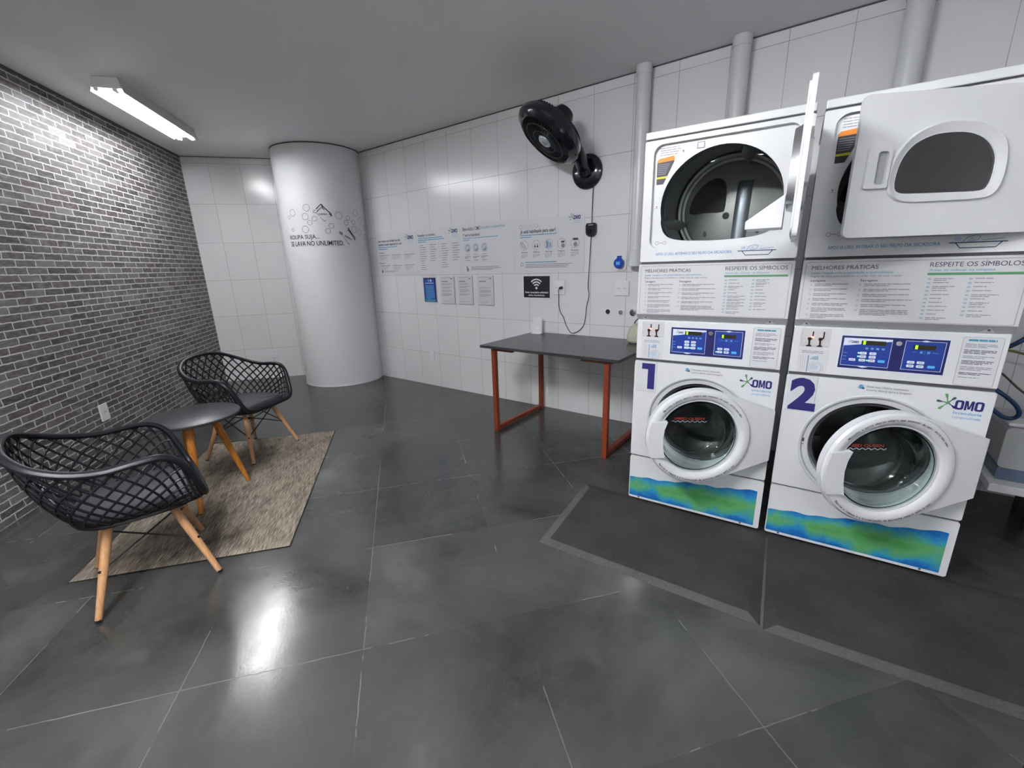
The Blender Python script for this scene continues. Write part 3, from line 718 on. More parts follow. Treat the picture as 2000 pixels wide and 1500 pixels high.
def sheet(x, blue, label, lines, seed):
    r2 = random.Random(seed); t = on_wall('notice_sheet', label, 'notice', x, 0.995, 'notices in a row under the posters')
    W = 0.222 if blue else 0.206; H = 0.296
    b = MB(); b.box(-W/2, W/2, -0.005, -0.0005, 0, H, M_PAPER2)
    if not blue: b.box(W/2, W/2+0.004, -0.005, -0.0005, -0.003, H, M_SHEETSHADE); b.box(-W/2, W/2+0.004, -0.005, -0.0005, -0.005, -0.0005, M_SHEETSHADE)  # grey strips paint the shadow along the sheet's right and lower edges
    b.build('sheet', t)
    b = MB(Matrix.Translation((-W/2, 0, 0))); y = -0.0056
    if blue:
        b.rect(0.012, W-0.010, 0.012, H-0.014, y, M_PANELNAVY); b.rect(0.024, W-0.028, 0.030, H-0.030, y-0.0003, M_BLUEPAPER); b.rect(0.024, W-0.028, 0.018, 0.040, y-0.0005, M_TEAL)
        b.disc2(0.10, H-0.045, 0.014, y-0.0006, M_LBLUE); b.disc2(0.135, H-0.045, 0.010, y-0.0006, M_WIFIW, rz=0.016); b.rect(0.045, 0.175, H-0.076, H-0.070, y-0.0006, M_BTN)
        b.greek(0.045, H-0.10, 0.14, 12, 0.013, 0.005, y-0.0006, M_LBLUE, r2)
    else:
        b.text('OMO', W-0.050, W-0.020, H-0.032, y, M_INK, h=0.013, bold=0.03); b.greek(0.02, H-0.012, 0.14, 1, 0.01, 0.004, y, M_INKG, r2, 1)
        b.greek(0.020, H-0.050, 0.10, 1, 0.01, 0.012, y, M_INKG, r2, 1.0)
        z = H-0.075 - (0.04 if lines == 3 else 0)
        for k in range(lines):
            q = r2.choice((2, 3, 4)); b.greek(0.020, z, W-0.05, q, 0.0095, 0.0048, y, M_INKG if k % 2 else M_INKL, r2, 0.7); z -= q*0.0095+0.012
        b.rect(0.025, W-0.06, 0.026, 0.029, y, M_INKG)
        b.stroke([(W-0.03, 0.05), (W-0.02, 0.03), (W-0.03, 0.012)], 0.003, y, M_INKG)
    b.build('print', t)
sheet(-3.722, True, 'blue and navy notice sheet under the posters', 0, 1)
sheet(-3.445, False, 'white notice sheet right beside the blue one', 4, 2)
sheet(-3.180, False, 'middle white notice sheet of the three under the posters', 4, 5)
sheet(-2.898, False, 'white notice sheet farthest right under the posters', 3, 8)
t = on_wall('wifi_sign', 'black sign with white wireless symbol above the table', 'sign', -2.271, 1.078)
b = MB(); b.box(-0.155, 0.155, -0.005, -0.0005, -0.004, 0.212, M_WIFIW); b.build('backing', t)
b = MB(); b.rect(-0.147, 0.147, 0.004, 0.204, -0.0056, M_WIFI); b.build('black_face', t)
b = MB(); cz = 0.094
b.disc2(0, cz, 0.012, -0.0062, M_WIFIW)
for r in (0.034, 0.058, 0.082): b.stroke([(r*cos(a), cz-0.002+r*sin(a)) for a in [radians(45+90*k/14) for k in range(15)]], 0.012, -0.0062, M_WIFIW)
b.text('Rede: lavanderia unlimited', -0.128, 0.128, 0.046, -0.0062, M_WIFIW, h=0.018, bold=0.015)
b.text('senha: lavanderia.lav', -0.092, 0.092, 0.020, -0.0062, M_WIFIW, h=0.016, bold=0.015)
b.build('lettering', t)

# ------------------------------------------------------------- sockets on other walls
fn_ = Vector((FT.y, -FT.x, 0))
pf = CBF+FT*((Vector((-5.975, 2.703, 0))-CBF).dot(FT))
t = thing('wall_socket', 'small white socket low on the far wall left of the column', 'socket', (pf.x, pf.y, 0.335), FA)
b = MB(); b.box(-0.036, 0.036, -0.010, -0.0005, -0.058, 0.058, M_SOCK); b.build('cover_plate', t, bevel=0.003)
b = MB(); b.rect(-0.018, 0.018, 0.018, 0.024, -0.0106, M_GREYLIP); b.rect(-0.018, 0.018, -0.030, -0.024, -0.0106, M_GREYLIP); b.build('outlet', t)
pb = BN*BO+BT*(Vector((-4.508, 0.671, 0)).dot(BT))
t = thing('wall_socket', 'white rectangular socket plate low on the brick wall', 'socket', (pb.x, pb.y, 0.366), BA)
b = MB(); b.box(-0.047, 0.047, -0.012, -0.0005, -0.066, 0.066, M_SOCK); b.build('cover_plate', t, bevel=0.003)
b = MB(); b.text('127V', -0.018, 0.018, -0.006, -0.0128, M_SEAM, h=0.014); b.build('printed_label', t)

# ------------------------------------------------------------- wall fan
FB = Vector((-1.757, WY, 2.110))
t = thing('wall_fan', 'black oscillating fan mounted high on the tiled wall', 'fan', FB)
b = MB(); b.lathe([(0.134, -0.001), (0.136, -0.010), (0.130, -0.022), (0.10, -0.038), (0.06, -0.046), (0.0, -0.048)], M_GLOSSBLACK, 48, axis='y'); b.build('wall_base', t)
nrm = Vector((-0.411, -0.488, -0.770)).normalized()
E0 = Vector((-1.884, 3.040, 2.268))-FB        # hub on the front guard
xa = Vector((0, 0, 1)).cross(nrm).normalized(); za = xa.cross(nrm)
HM = Matrix(((xa.x, -nrm.x, za.x, E0.x), (xa.y, -nrm.y, za.y, E0.y), (xa.z, -nrm.z, za.z, E0.z), (0, 0, 0, 1)))  # local +y points to the back of the head
if HM.to_3x3().determinant() < 0:
    HM = Matrix(((-xa.x, -nrm.x, za.x, E0.x), (-xa.y, -nrm.y, za.y, E0.y), (-xa.z, -nrm.z, za.z, E0.z), (0, 0, 0, 1)))
b = MB(HM)
b.lathe([(0.212, 0.012), (0.222, 0.006), (0.262, 0.030), (0.274, 0.050), (0.271, 0.080), (0.255, 0.108), (0.243, 0.104), (0.260, 0.078), (0.262, 0.058), (0.236, 0.030), (0.212, 0.020)], M_GLOSSBLACK, 64, axis='y'); b.build('shroud', t)
b = MB(HM)
for k in range(72):
    a = 2*pi*k/72; b.tube([(r*cos(a+tw), h, r*sin(a+tw)) for r, h, tw in ((0.056, 0.004, 0), (0.11, 0.0, 0.05), (0.17, 0.004, 0.08), (0.216, 0.014, 0.10))], 0.0021, M_BPLASTIC, 5)
for r, h in ((0.10, 0.001), (0.165, 0.004)): b.tube([(r*cos(2*pi*k/48), h, r*sin(2*pi*k/48)) for k in range(48)], 0.0035, M_BPLASTIC, 6, closed=True)
b.build('front_guard', t)
b = MB(HM); b.lathe([(0.0, -0.008), (0.046, -0.007), (0.054, 0.0), (0.056, 0.008), (0.0, 0.009)], M_EMBLEM, 32, axis='y'); b.build('emblem', t)
b = MB(HM)
for i in range(3):
    b.stroke([(-0.034+i*0.012, 0.012-i*0.012), (-0.010+i*0.012, 0.022-i*0.012), (0.020, 0.018-i*0.014)], 0.005, -0.0095, M_DTEAL)
b.build('emblem_mark', t)
b = MB(HM)
for k in range(6):
    a = 2*pi*k/6; P = []
    for r, da, h0, h1 in ((0.04, 0.25, 0.040, 0.065), (0.10, 0.34, 0.034, 0.072), (0.16, 0.36, 0.032, 0.076), (0.20, 0.28, 0.036, 0.074)):
        P.append([(r*cos(a-da), h0, r*sin(a-da)), (r*cos(a+da), h1, r*sin(a+da))])
    vs = [p for q in P for p in q]; b.add(vs, [(2*i, 2*i+1, 2*i+3, 2*i+2) for i in range(3)], M_BPLASTIC)
b.lathe([(0.0, 0.03), (0.035, 0.03), (0.042, 0.05), (0.042, 0.08)], M_BPLASTIC, 24, axis='y')
o = b.build('fan_blades', t); sm = o.modifiers.new('thick', 'SOLIDIFY'); sm.thickness = 0.002
b = MB(HM)
for k in range(60):
    a = 2*pi*k/60; b.tube([(r*cos(a+tw), h, r*sin(a+tw)) for r, h, tw in ((0.253, 0.104, 0), (0.225, 0.140, 0.03), (0.16, 0.163, 0.08), (0.08, 0.172, 0.12))], 0.0024, M_BPLASTIC, 5)
b.lathe([(0.249, 0.104), (0.226, 0.136), (0.180, 0.156), (0.08, 0.170)], M_BPLASTIC, 64, axis='y')
b.build('back_guard', t)
b = MB(HM); b.lathe([(0.080, 0.168), (0.084, 0.18), (0.078, 0.245), (0.064, 0.270), (0.0, 0.275)], M_BPLASTIC, 32, axis='y'); b.build('motor_housing', t)
neck0 = HM @ Vector((0, 0.220, 0)); low = neck0*0.55+Vector((0.03, -0.02, -0.045))
b = MB(); pts = catmull([Vector((0, -0.040, -0.02)), Vector((-0.002, -0.080, 0.030)), low, neck0], 6)
b.tube(pts, [0.060-0.018*i/(len(pts)-1) for i in range(len(pts))], M_GLOSSBLACK, 20); b.build('swivel_arm', t)
# fan speed control and cable
t = on_wall('fan_control', 'black rounded fan speed control hanging on its cable', 'switch', -1.707, 1.604)
b = MB(); P = [(-0.046, 0.03), (-0.040, 0.014), (-0.02, 0.0), (0.02, 0.0), (0.040, 0.014), (0.046, 0.03), (0.047, 0.085), (0.038, 0.104), (-0.038, 0.104), (-0.047, 0.085)]
b.plate(P, [], -0.030, -0.0008, M_BPLASTIC); b.build('case', t, bevel=0.004)
b = MB(); b.lathe([(0.018, -0.031), (0.016, -0.040), (0.0, -0.041)], M_GLOSSBLACK, 24, axis='y', c=(-0.010, 0, 0.040)); b.build('knob', t)
b = MB(); b.text('FAN', -0.020, 0.020, 0.082, -0.0306, M_WIFIW, h=0.012, bold=0.02) if False else b.rect(-0.022, 0.022, 0.086, 0.094, -0.0306, M_INKL); b.build('printed_label', t)
b = MB(); yw = WY-0.006
b.tube(catmull([(-1.700, WY-0.006, 1.985), (-1.706, yw, 1.85), (-1.708, yw, 1.709)], 6), 0.0035, M_WIRE, 6)
b.tube(catmull([(x, yw, z) for x, z in [(-1.713, 1.602), (-1.722, 1.40), (-1.733, 1.186), (-1.722, 1.12), (-1.745, 1.008), (-1.752, 0.93), (-1.767, 0.852), (-1.81, 0.80), (-1.860, 0.772), (-1.891, 0.768), (-1.92, 0.79), (-1.956, 0.851), (-1.975, 0.905), (-2.011, 0.953), (-2.027, 1.023), (-2.027, 1.10)]]+[(-2.018, WY-0.030, 1.155), (-2.004, WY-0.030, 1.172)], 6), 0.0032, M_WIRE, 6)
tag(b.build('fan_cable'), 'thin dark cable looping down from the fan control to the socket', 'cable')
b = MB(); b.tube([(-1.992, WY-0.013, 1.178), (-1.994, WY-0.034, 1.176), (-2.006, WY-0.038, 1.172)], [0.013, 0.012, 0.008], M_BPLASTIC, 12)
tag(b.build('power_plug'), 'black plug pushed into the socket above the table', 'plug')

# ------------------------------------------------------------- rug and floor mats
def rugquad(name, P, h, m):
    b = MB(); b.add([(x, y, 0.0005) for x, y in P]+[(x, y, h) for x, y in P], [(3, 2, 1, 0), (4, 5, 6, 7)]+[(i, (i+1) % 4, 4+(i+1) % 4, 4+i) for i in range(4)], m, False); return b
A = Vector((-2.731, 0.115, 0)); L = BT*1.71; Wd = -BN*0.965
t = thing('woven_rug', 'beige and brown streaked woven rug under the round table', 'rug', (0, 0, 0))
b = rugquad('r', [(p.x, p.y) for p in (A+Wd*0.004, A+Wd, A+Wd+L, A+L)], 0.005, M_RUG); b.build('pile', t)
b = MB(); q = [A, A+Wd, A+Wd+L, A+L]
b.tube([(p.x, p.y, 0.003) for p in q], 0.0028, mat('rug_binding', rgb(34, 30, 26), 0.9), 6, closed=True); b.build('binding', t)
def floormat(P, label, pale=(0,)):
    t = thing('rubber_mat', label, 'mat', (0, 0, 0), 0, 'rubber mats under the washing machines')
    P = [Vector((*p, 0)) for p in P]; c = sum(P, Vector())/4; bw = 0.045
    def inset(d):
        out = []
        for i in range(4):
            a, p, n = P[i-1], P[i], P[(i+1) % 4]; e1 = (p-a).normalized(); e2 = (n-p).normalized()
            n1 = Vector((-e1.y, e1.x, 0)); n2 = Vector((-e2.y, e2.x, 0)); k = 1+n1.dot(n2); out.append(p+(n1+n2)*d/k)
        return out
    I = inset(bw); b = MB()
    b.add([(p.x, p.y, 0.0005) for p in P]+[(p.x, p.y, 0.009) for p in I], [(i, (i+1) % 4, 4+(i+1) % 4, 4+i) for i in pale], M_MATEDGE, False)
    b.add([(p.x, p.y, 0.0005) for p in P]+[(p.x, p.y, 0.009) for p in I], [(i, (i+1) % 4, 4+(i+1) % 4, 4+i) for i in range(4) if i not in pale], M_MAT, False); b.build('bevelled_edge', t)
    b = MB(); b.add([(p.x, p.y, 0.009) for p in I], [(0, 1, 2, 3)], M_MAT, False); b.build('mat_surface', t)
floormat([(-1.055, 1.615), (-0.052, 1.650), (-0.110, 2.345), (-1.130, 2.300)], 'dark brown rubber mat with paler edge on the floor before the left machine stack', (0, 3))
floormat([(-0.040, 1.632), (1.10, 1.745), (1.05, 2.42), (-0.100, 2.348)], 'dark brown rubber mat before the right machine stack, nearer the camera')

# ------------------------------------------------------------- mesh armchairs
RIM = [(0, .245, .395), (.09, .243, .397), (.180, .241, .400), (.230, .230, .430), (.255, .206, .51), (.276, .172, .60), (.290, .115, .647), (.297, .03, .652), (.297, -.07, .648), (.285, -.17, .668), (.245, -.262, .708), (.17, -.318, .752), (.085, -.335, .772), (0, -.338, .777)]
SEATC = [(0, .20, .385), (.08, .20, .385), (.14, .195, .385), (.19, .175, .385), (.21, .14, .385), (.218, .09, .385), (.22, .04, .385), (.218, -.02, .385), (.212, -.07, .385), (.20, -.12, .385), (.17, -.165, .387), (.12, -.20, .39), (.06, -.215, .39), (0, -.22, .39)]
def spl(P, n=6):
    h = catmull(P, n); return h
def make_chair(label, loc, fr):
    ang = atan2(fr[1], fr[0])-pi/2
    t = thing('mesh_armchair', label, 'chair', (*loc, 0.0065), ang, 'black mesh armchairs around the round table')
    rim = spl(RIM, 8); st = spl(SEATC, 8); N = len(rim)-1            # right half, front to back
    def R(u, A):      # u in -1..1 ; 0 = back centre, +-1 = front centre
        s = 1 if u >= 0 else -1; k = (1-abs(u))*N; i = min(int(k), N-1); f = k-i; p = A[i].lerp(A[i+1], f); return Vector((p.x*s, p.y, p.z))
    def surf(u, v):
        a = R(u, st); b_ = R(u, rim); p = a.lerp(b_, v); cen = Vector((0, 0, p.z)); d = (p-cen); d.z = 0
        bul = sin(pi*v)*0.022*(1-abs(u)**3); return p+d.normalized()*bul + Vector((0, 0, -0.02*sin(pi*v)*(1-v)))
    b = MB(); loop = [R(-1+2*k/120, rim) for k in range(120)]
    b.tube(loop, 0.0135, M_CHAIR, 10, closed=True, sq=1.3); b.build('rim', t)
    b = MB(); K = 36; slope = 4.6*2/K
    for dirn in (1, -1):
        for k in range(-5, K+6):
            u0 = -1+2*(k+0.25)/K; pts = []
            for j in range(15):
                v = j/14; u = u0+dirn*slope*(v-0.5)
                if -0.93 < u < 0.93: pts.append(surf(u, v*0.985))
            if len(pts) > 1: b.tube(pts, 0.0052, M_CHAIR, 6)
    b.build('lattice_shell', t, sharp=60)
    b = MB(); loop = [R(-1+2*k/64, st) for k in range(64)]
    # bottom pan with a raised flat seat pad
    vs = [(0, 0, 0.398)]+[tuple(p*0.0+Vector((p.x*0.93, p.y*0.93, 0.425))) for p in loop]+[(p.x*0.99, p.y*0.99, 0.410) for p in loop]+[(p.x*0.99, p.y*0.99, 0.392) for p in loop]+[(p.x*0.8, p.y*0.8, 0.380) for p in loop]
    vs[0] = (0, 0, 0.421); n = 64; fs = []
    for k in range(n):
        k2 = (k+1) % n; fs.append((0, 1+k, 1+k2))
        for q in range(3): fs.append((1+q*n+k, 1+(q+1)*n+k, 1+(q+1)*n+k2, 1+q*n+k2))
    fs.append(tuple(1+3*n+k for k in range(n)))
    b.add(vs, fs, M_SEAT); b.build('seat', t, sharp=50)
    b = MB(); b.tube(loop, 0.011, M_CHAIR, 8, closed=True); b.build('seat_frame', t)
    for sx in (-1, 1):
        for sy in (-1, 1):
            b = MB(); p0 = Vector((sx*0.235, sy*0.215, 0.004)); p1 = Vector((sx*0.128, sy*0.105, 0.372))
            b.tube([p0.lerp(p1, k/6) for k in range(7)], [0.0125, 0.0135, 0.015, 0.0165, 0.0175, 0.0175, 0.0165], M_WOOD, 14); lg = b.build('leg', t)
            b = MB(); b.tube([(p0.x, p0.y, 0.0), (p0.x, p0.y, 0.008)], 0.0125, M_BPLASTIC, 12); b.build('foot_pad', lg)
    b = MB(); br = lambda sx, sy, z: Vector((sx*0.235, sy*0.215, 0)).lerp(Vector((sx*0.128, sy*0.105, 0.372)), z/0.372)
    for sx in (-1, 1):
        b.tube([br(sx, -1, 0.19), Vector((0, 0.0, 0.295)) if False else br(sx, 1, 0.335)], 0.0042, M_WIRE, 6); b.tube([br(sx, 1, 0.19), br(sx, -1, 0.335)], 0.0042, M_WIRE, 6)
    for sy in (-1, 1):
        b.tube([br(-1, sy, 0.19), br(1, sy, 0.335)], 0.0042, M_WIRE, 6); b.tube([br(1, sy, 0.19), br(-1, sy, 0.335)], 0.0042, M_WIRE, 6)
    for sx in (-1, 1):
        for sy in (-1, 1):
            p = br(sx, sy, 0.19); d = Vector((sx, sy, 0)).normalized(); b.tube([p-d*0.022, p+d*0.022], 0.006, M_WIRE, 8)
    b.build('wire_brace', t)
    b = MB(); b.box(-0.13, 0.13, -0.11, -0.095, 0.362, 0.378, M_WIRE); b.box(-0.13, 0.13, 0.095, 0.11, 0.362, 0.378, M_WIRE); b.box(-0.13, -0.115, -0.095, 0.095, 0.362, 0.378, M_WIRE); b.box(0.115, 0.13, -0.095, 0.095, 0.362, 0.378, M_WIRE); b.build('mounting_frame', t)
    return t
make_chair('black mesh armchair in the left foreground with its back to the camera', (-2.482, 0.397), (0.185, 0.983))
make_chair('farther black mesh armchair in the corner near the column', (-3.612, 1.345), (0.92, 0.39))

# round side table
t = thing('round_side_table', 'small round black-topped table with three amber wooden legs', 'table', (-3.085, 0.845, 0))
b = MB(); b.lathe([(0.0, 0.539), (0.244, 0.539), (0.252, 0.545), (0.252, 0.553), (0.246, 0.557), (0.0, 0.557)], M_RTOP, 64); b.build('tabletop', t)
feet = [Vector((-3.084, 1.071, 0.0)), Vector((-2.870, 0.714, 0.0)), Vector((-3.270, 0.800, 0.0))]
cen = Vector((-3.085, 0.845, 0)); rug_h = 0.0085
for f in feet:
    d = f-cen; top = Vector((d.x*0.42, d.y*0.42, 0.538)); bot = Vector((d.x, d.y, rug_h))
    b = MB(); b.tube([bot.lerp(top, k/5) for k in range(6)], [0.013, 0.0155, 0.018, 0.0205, 0.022, 0.023], M_WOOD2, 16); b.build('leg', t)

# ------------------------------------------------------------- stacked washers and dryers
def wav(x): return 0.150+0.125*x+0.004*sin(x*23)+0.003*sin(x*61+1)
def machine(num, u0, dry_open, ph_dryer, label):
    base = MN*2.3268+MT*(u0-0.68274)
    t = thing('stacked_washer_dryer', label, 'washing machine', (base.x, base.y, 0.010), MA, 'stacked washer dryers along the tiled wall')
    W = 0.686; r3 = random.Random(20+num)
    Z = lambda z: z-0.010
    # body: carcass sides, top and back
    b = MB(); D = 0.70
    x0, x1 = 0.004, W-0.004
    th = 0.012
    b.box(x0, x0+th, 0.012, D, Z(0.03), Z(1.945), M_WHITE); b.box(x1-th, x1, 0.012, D, Z(0.03), Z(1.945), M_WHITE)
    b.box(x0+th, x1-th, D-th, D, Z(0.03), Z(1.945), M_WHITE); b.box(x0+th, x1-th, 0.03, D-th, Z(0.03), Z(0.05), M_WHITE)
    b.box(x0+th, x1-th, 0.03, D-th, Z(1.10), Z(1.37), M_WHITE)
    b.build('cabinet', t)
    b = MB(); b.box(0.0, W, -0.004, D+0.004, Z(1.952), Z(1.985), M_WHITE); b.build('top_panel', t, bevel=0.005, seg=3)
    for y1_, za_, zb_ in ((0.02, 1.944, 1.953), (0.03, 1.372, 1.382), (0.02, 0.862, 0.872), (0.02, 0.292, 0.300)):
        b = MB(); b.box(0.006, W-0.006, 0.005, y1_, Z(za_), Z(zb_), M_SEAM); b.build('seam', t)
    for fx in (0.06, W-0.06):
        for fy in (0.06, D-0.06):
            b = MB(); b.lathe([(0.0, 0.0), (0.022, 0.0), (0.022, 0.008), (0.010, 0.012), (0.010, 0.0205)], M_BPLASTIC, 16, c=(fx, fy, 0)); b.build('foot', t)
    # ---------- dryer front with its recessed well and D-shaped opening
    ox, oz = 0.345, 1.655
    opening = []
    for k in range(36):   # upper arch
        a = -0.20+(pi+0.40)*k/35; opening.append((ox+0.262*cos(a), 1.640+0.250*sin(a)))
    lw = catmull([opening[-1]+(0,), (0.0885, 1.565, 0), (0.103, 1.524, 0), (0.134, 1.497, 0), (0.190, 1.483, 0), (0.27, 1.477, 0), (0.345, 1.475, 0), (0.42, 1.477, 0), (0.500, 1.483, 0), (0.556, 1.497, 0), (0.587, 1.524, 0), (0.6015, 1.565, 0), opening[0]+(0,)], 4)
    opening += [(p.x, p.y) for p in lw[1:-1]]
    well = rrect(0.042, 0.644, 1.448, 1.926, 0.045, 6)
    b = MB()
    b.plate(rrect(0.0, W, Z(1.383), Z(1.945), 0.006, 2), [[(x, Z(z)) for x, z in well]], 0.0, 0.022, M_WHITE)
    wl = [(x, Z(z)) for x, z in well]; op = [(x, Z(z)) for x, z in opening]
    b.plate(rrect(0.030, 0.656, Z(1.436), Z(1.938), 0.03, 6), [op], 0.0225, 0.026, M_WHITE)
    b.build('dryer_front', t)
    b = MB()
    b.wall(op, 0.024, 0.11, M_SLATEBLUE, L2=[(ox+(x-ox)*1.01, Z(1.66)+(z-Z(1.66))*1.02) for x, z in op])
    b.build('opening_collar', t)
    cz = Z(1.655); R0 = 0.292
    b = MB()
    b.plate(rrect(0.02, W-0.02, Z(1.385), Z(1.94), 0.01, 2), [circ(ox, cz, R0-0.01, 64)], 0.1105, 0.114, M_BLACK, sides=False)
    b.lathe([(R0-0.012, 0.112), (R0, 0.125), (R0, 0.16)], M_SLATEBLUE, 64, axis='y', c=(ox, 0, cz))
    for yy in (0.17, 0.21): b.lathe([(R0, yy-0.01), (R0-0.006, yy-0.004), (R0-0.006, yy+0.004), (R0, yy+0.01)], M_STEEL, 64, axis='y', c=(ox, 0, cz))
    b.lathe([(R0, 0.22), (R0, 0.50)], M_GALV, 64, axis='y', c=(ox, 0, cz))
    b.lathe([(R0, 0.50), (R0, 0.528)], M_BLACK, 64, axis='y', c=(ox, 0, cz))
    b.build('dryer_drum', t)
    b = MB()
    b.lathe([(R0-0.008, 0.524), (R0-0.020, 0.528), (R0-0.028, 0.540), (R0-0.040, 0.542), (R0-0.052, 0.536), (0.0, 0.536)], M_GALV, 64, axis='y', c=(ox, 0, cz))
    bw = b.build('drum_back_wall', t)
    b = MB()
    vent = catmull([(p[0], 0, Z(p[1])) for p in [(0.125, 1.650), (0.141, 1.734), (0.187, 1.794), (0.249, 1.826), (0.292, 1.812), (0.310, 1.766), (0.309, 1.667), (0.293, 1.647), (0.21, 1.648)]], 4, True)
    vp = [(p.x, p.z) for p in vent]
    b.plate(vp, [], 0.528, 0.5355, M_BLACK)
    b.build('vent_grille', bw)
    b = MB(); b.lathe([(0.018, 0.5355), (0.017, 0.528), (0.009, 0.526), (0.006, 0.532), (0.0, 0.532)], M_SEAM, 20, axis='y', c=(0.318, 0, Z(1.624))); b.build('axle_bolt', bw)
    b = MB()
    for (x, z) in ((0.215, 1.53), (0.485, 1.535)): b.lathe([(0.013, 0.5355), (0.012, 0.529), (0.0, 0.529)], M_SEAM, 12, axis='y', c=(x, 0, Z(z)), scl=(0.7, 1.2))
    b.build('screw', bw)
    # curved duct cover pressed in the back wall
    b = MB(); xs = [0.352, 0.362, 0.378, 0.402, 0.418, 0.428]; dy = [0.5358, 0.524, 0.519, 0.519, 0.524, 0.5358]; zs = [Z(1.40), Z(1.62), Z(1.76), Z(1.80)]; vs = []
    for q, zz_ in enumerate(zs):
        for x_, d_ in zip(xs, dy): vs.append((x_+0.006*q, d_ if q < 3 else 0.5358, zz_))
    b.add(vs, [(q*6+k, q*6+k+1, (q+1)*6+k+1, (q+1)*6+k) for q in range(3) for k in range(5)], M_GALV2)
    b.build('pressed_duct', bw)
    for k in range(3):
        a = radians(70+120*k+5); b = MB(); rr = R0; hh = 0.062; da = 0.085
        sec = [(rr*cos(a-da), rr*sin(a-da)), ((rr-hh*0.85)*cos(a-da*0.35), (rr-hh*0.85)*sin(a-da*0.35)), ((rr-hh)*cos(a), (rr-hh)*sin(a)), ((rr-hh*0.85)*cos(a+da*0.35), (rr-hh*0.85)*sin(a+da*0.35)), (rr*cos(a+da), rr*sin(a+da))]
        ys = (0.14, 0.20, 0.50, 0.522); sc = (0.15, 1, 1, 0.8); vs = []
        for yy, s_ in zip(ys, sc):
            for (x, z) in sec:
                q = Vector((x, z)); e = q.normalized()*rr*0.998; q = e.lerp(q, s_); vs.append((ox+q.x, yy, cz+q.y))
        fs = [(i*5+j, i*5+j+1, (i+1)*5+j+1, (i+1)*5+j) for i in range(3) for j in range(4)]
        b.add(vs, fs, M_GALV); b.build('baffle', t, sharp=50)
    # prints on the dryer
    b = MB(); y = -0.0009
    b.text('APÓS O USO, RETIRAR O SEU FELPO DA SECADORA', 0.078, 0.428, Z(1.4135), y, M_CYAN, h=0.0125, bold=0.015)
    b.stroke([(0.452, Z(1.4205)), (0.606, Z(1.4205))], 0.0035, y, M_PANELNAVY)
    b.stroke([(0.470, Z(1.4195)), (0.484, Z(1.4015)), (0.578, Z(1.4015)), (0.592, Z(1.4195))], 0.0032, y, M_PANELNAVY)
    b.stroke([(0.488, Z(1.4235)), (0.500, Z(1.440)), (0.520, Z(1.4465)), (0.534, Z(1.441)), (0.528, Z(1.4285)), (0.506, Z(1.4235))], 0.0022, y, M_CYAN)
    b.stroke([(0.500, Z(1.423)), (0.512, Z(1.436)), (0.516, Z(1.428))], 0.002, y, M_CYAN); b.stroke([(0.540, Z(1.4275)), (0.596, Z(1.4315))], 0.002, y, M_CYAN)
    for k in range(3): b.stroke([(0.466, Z(1.428+k*0.004)), (0.482, Z(1.430+k*0.004))], 0.0018, y, M_LBLUE)
    b.build('dryer_lettering', t)
    b = MB(); y = 0.0215
    b.quad([(0.062, Z(1.865)), (0.130, Z(1.872)), (0.136, Z(1.866)), (0.134, Z(1.845)), (0.118, Z(1.810)), (0.089, Z(1.750)), (0.056, Z(1.750)), (0.055, Z(1.855))], y, M_LABELDARK)
    b.quad([(0.055, Z(1.848)), (0.0625, Z(1.866)), (0.130, Z(1.873)), (0.136, Z(1.867)), (0.136, Z(1.852))], y-0.0004, M_ORANGE)
    b.quad([(0.055, Z(1.776)), (0.101, Z(1.776)), (0.105, Z(1.786)), (0.055, Z(1.784))], y-0.0004, M_YELLOW)
    for k in range(6): b.rect(0.060, 0.114-k*0.003, Z(1.838-k*0.0085), Z(1.8405-k*0.0085), y-0.0005, M_INKL)
    b.build('warning_label', t)
    b = MB()
    b.greek(0.066, Z(1.912), 0.10, 4, 0.010, 0.0035, y, M_INKL, r3, 0.9); b.rect(0.170, 0.178, Z(1.886), Z(1.890), y, M_INK); b.rect(0.173, 0.1755, Z(1.878), Z(1.890), y, M_INK)
    b.rect(0.234, 0.268, Z(1.886), Z(1.915), y, M_PANELNAVY); b.rect(0.238, 0.264, Z(1.890), Z(1.911), y-0.0004, M_BTN)
    b.rect(0.056, 0.070, Z(1.640), Z(1.642), y, M_INKG); b.rect(0.061, 0.067, Z(1.645), Z(1.652), y, M_INKG)
    b.ring2(0.075, Z(1.474), 0.008, 0.002, y, M_INKG); b.ring2(0.112, Z(1.474), 0.008, 0.002, y, M_INKL); b.rect(0.086, 0.102, Z(1.473), Z(1.4755), y, M_INKG)
    b.build('printed_marks', t)
    # ---------- dryer door
    hx, hy = 0.654, -0.012
    L = 0.612; zb, zt = Z(1.448), Z(1.908)
    sgn = ph_dryer
    DM = Matrix.Translation((hx, hy, 0)) @ Matrix.Rotation(sgn, 4, 'Z') @ Matrix.Scale(-1, 4, (1, 0, 0))
    # door space: x = distance from the hinge, y = outward(-) / inward(+)
    e = bpy.data.objects.new('dryer_door', None)
    wo = catmull([(p[0], 0, Z(p[1])) for p in [(0.500, 1.62), (0.494, 1.700), (0.456, 1.765), (0.392, 1.802), (0.314, 1.810), (0.232, 1.795), (0.170, 1.752), (0.148, 1.69), (0.148, 1.61), (0.172, 1.568), (0.23, 1.559), (0.33, 1.558), (0.43, 1.559), (0.478, 1.578)]], 4, True)
    wi = catmull([(p[0], 0, Z(p[1])) for p in [(0.472, 1.622), (0.466, 1.690), (0.438, 1.740), (0.390, 1.768), (0.337, 1.776), (0.272, 1.771), (0.218, 1.745), (0.184, 1.700), (0.177, 1.655), (0.182, 1.608), (0.205, 1.589), (0.30, 1.588), (0.40, 1.589), (0.455, 1.594)]], 4, True)
    wo = [(p.x, p.z) for p in wo]; wi = [(p.x, p.z) for p in wi]
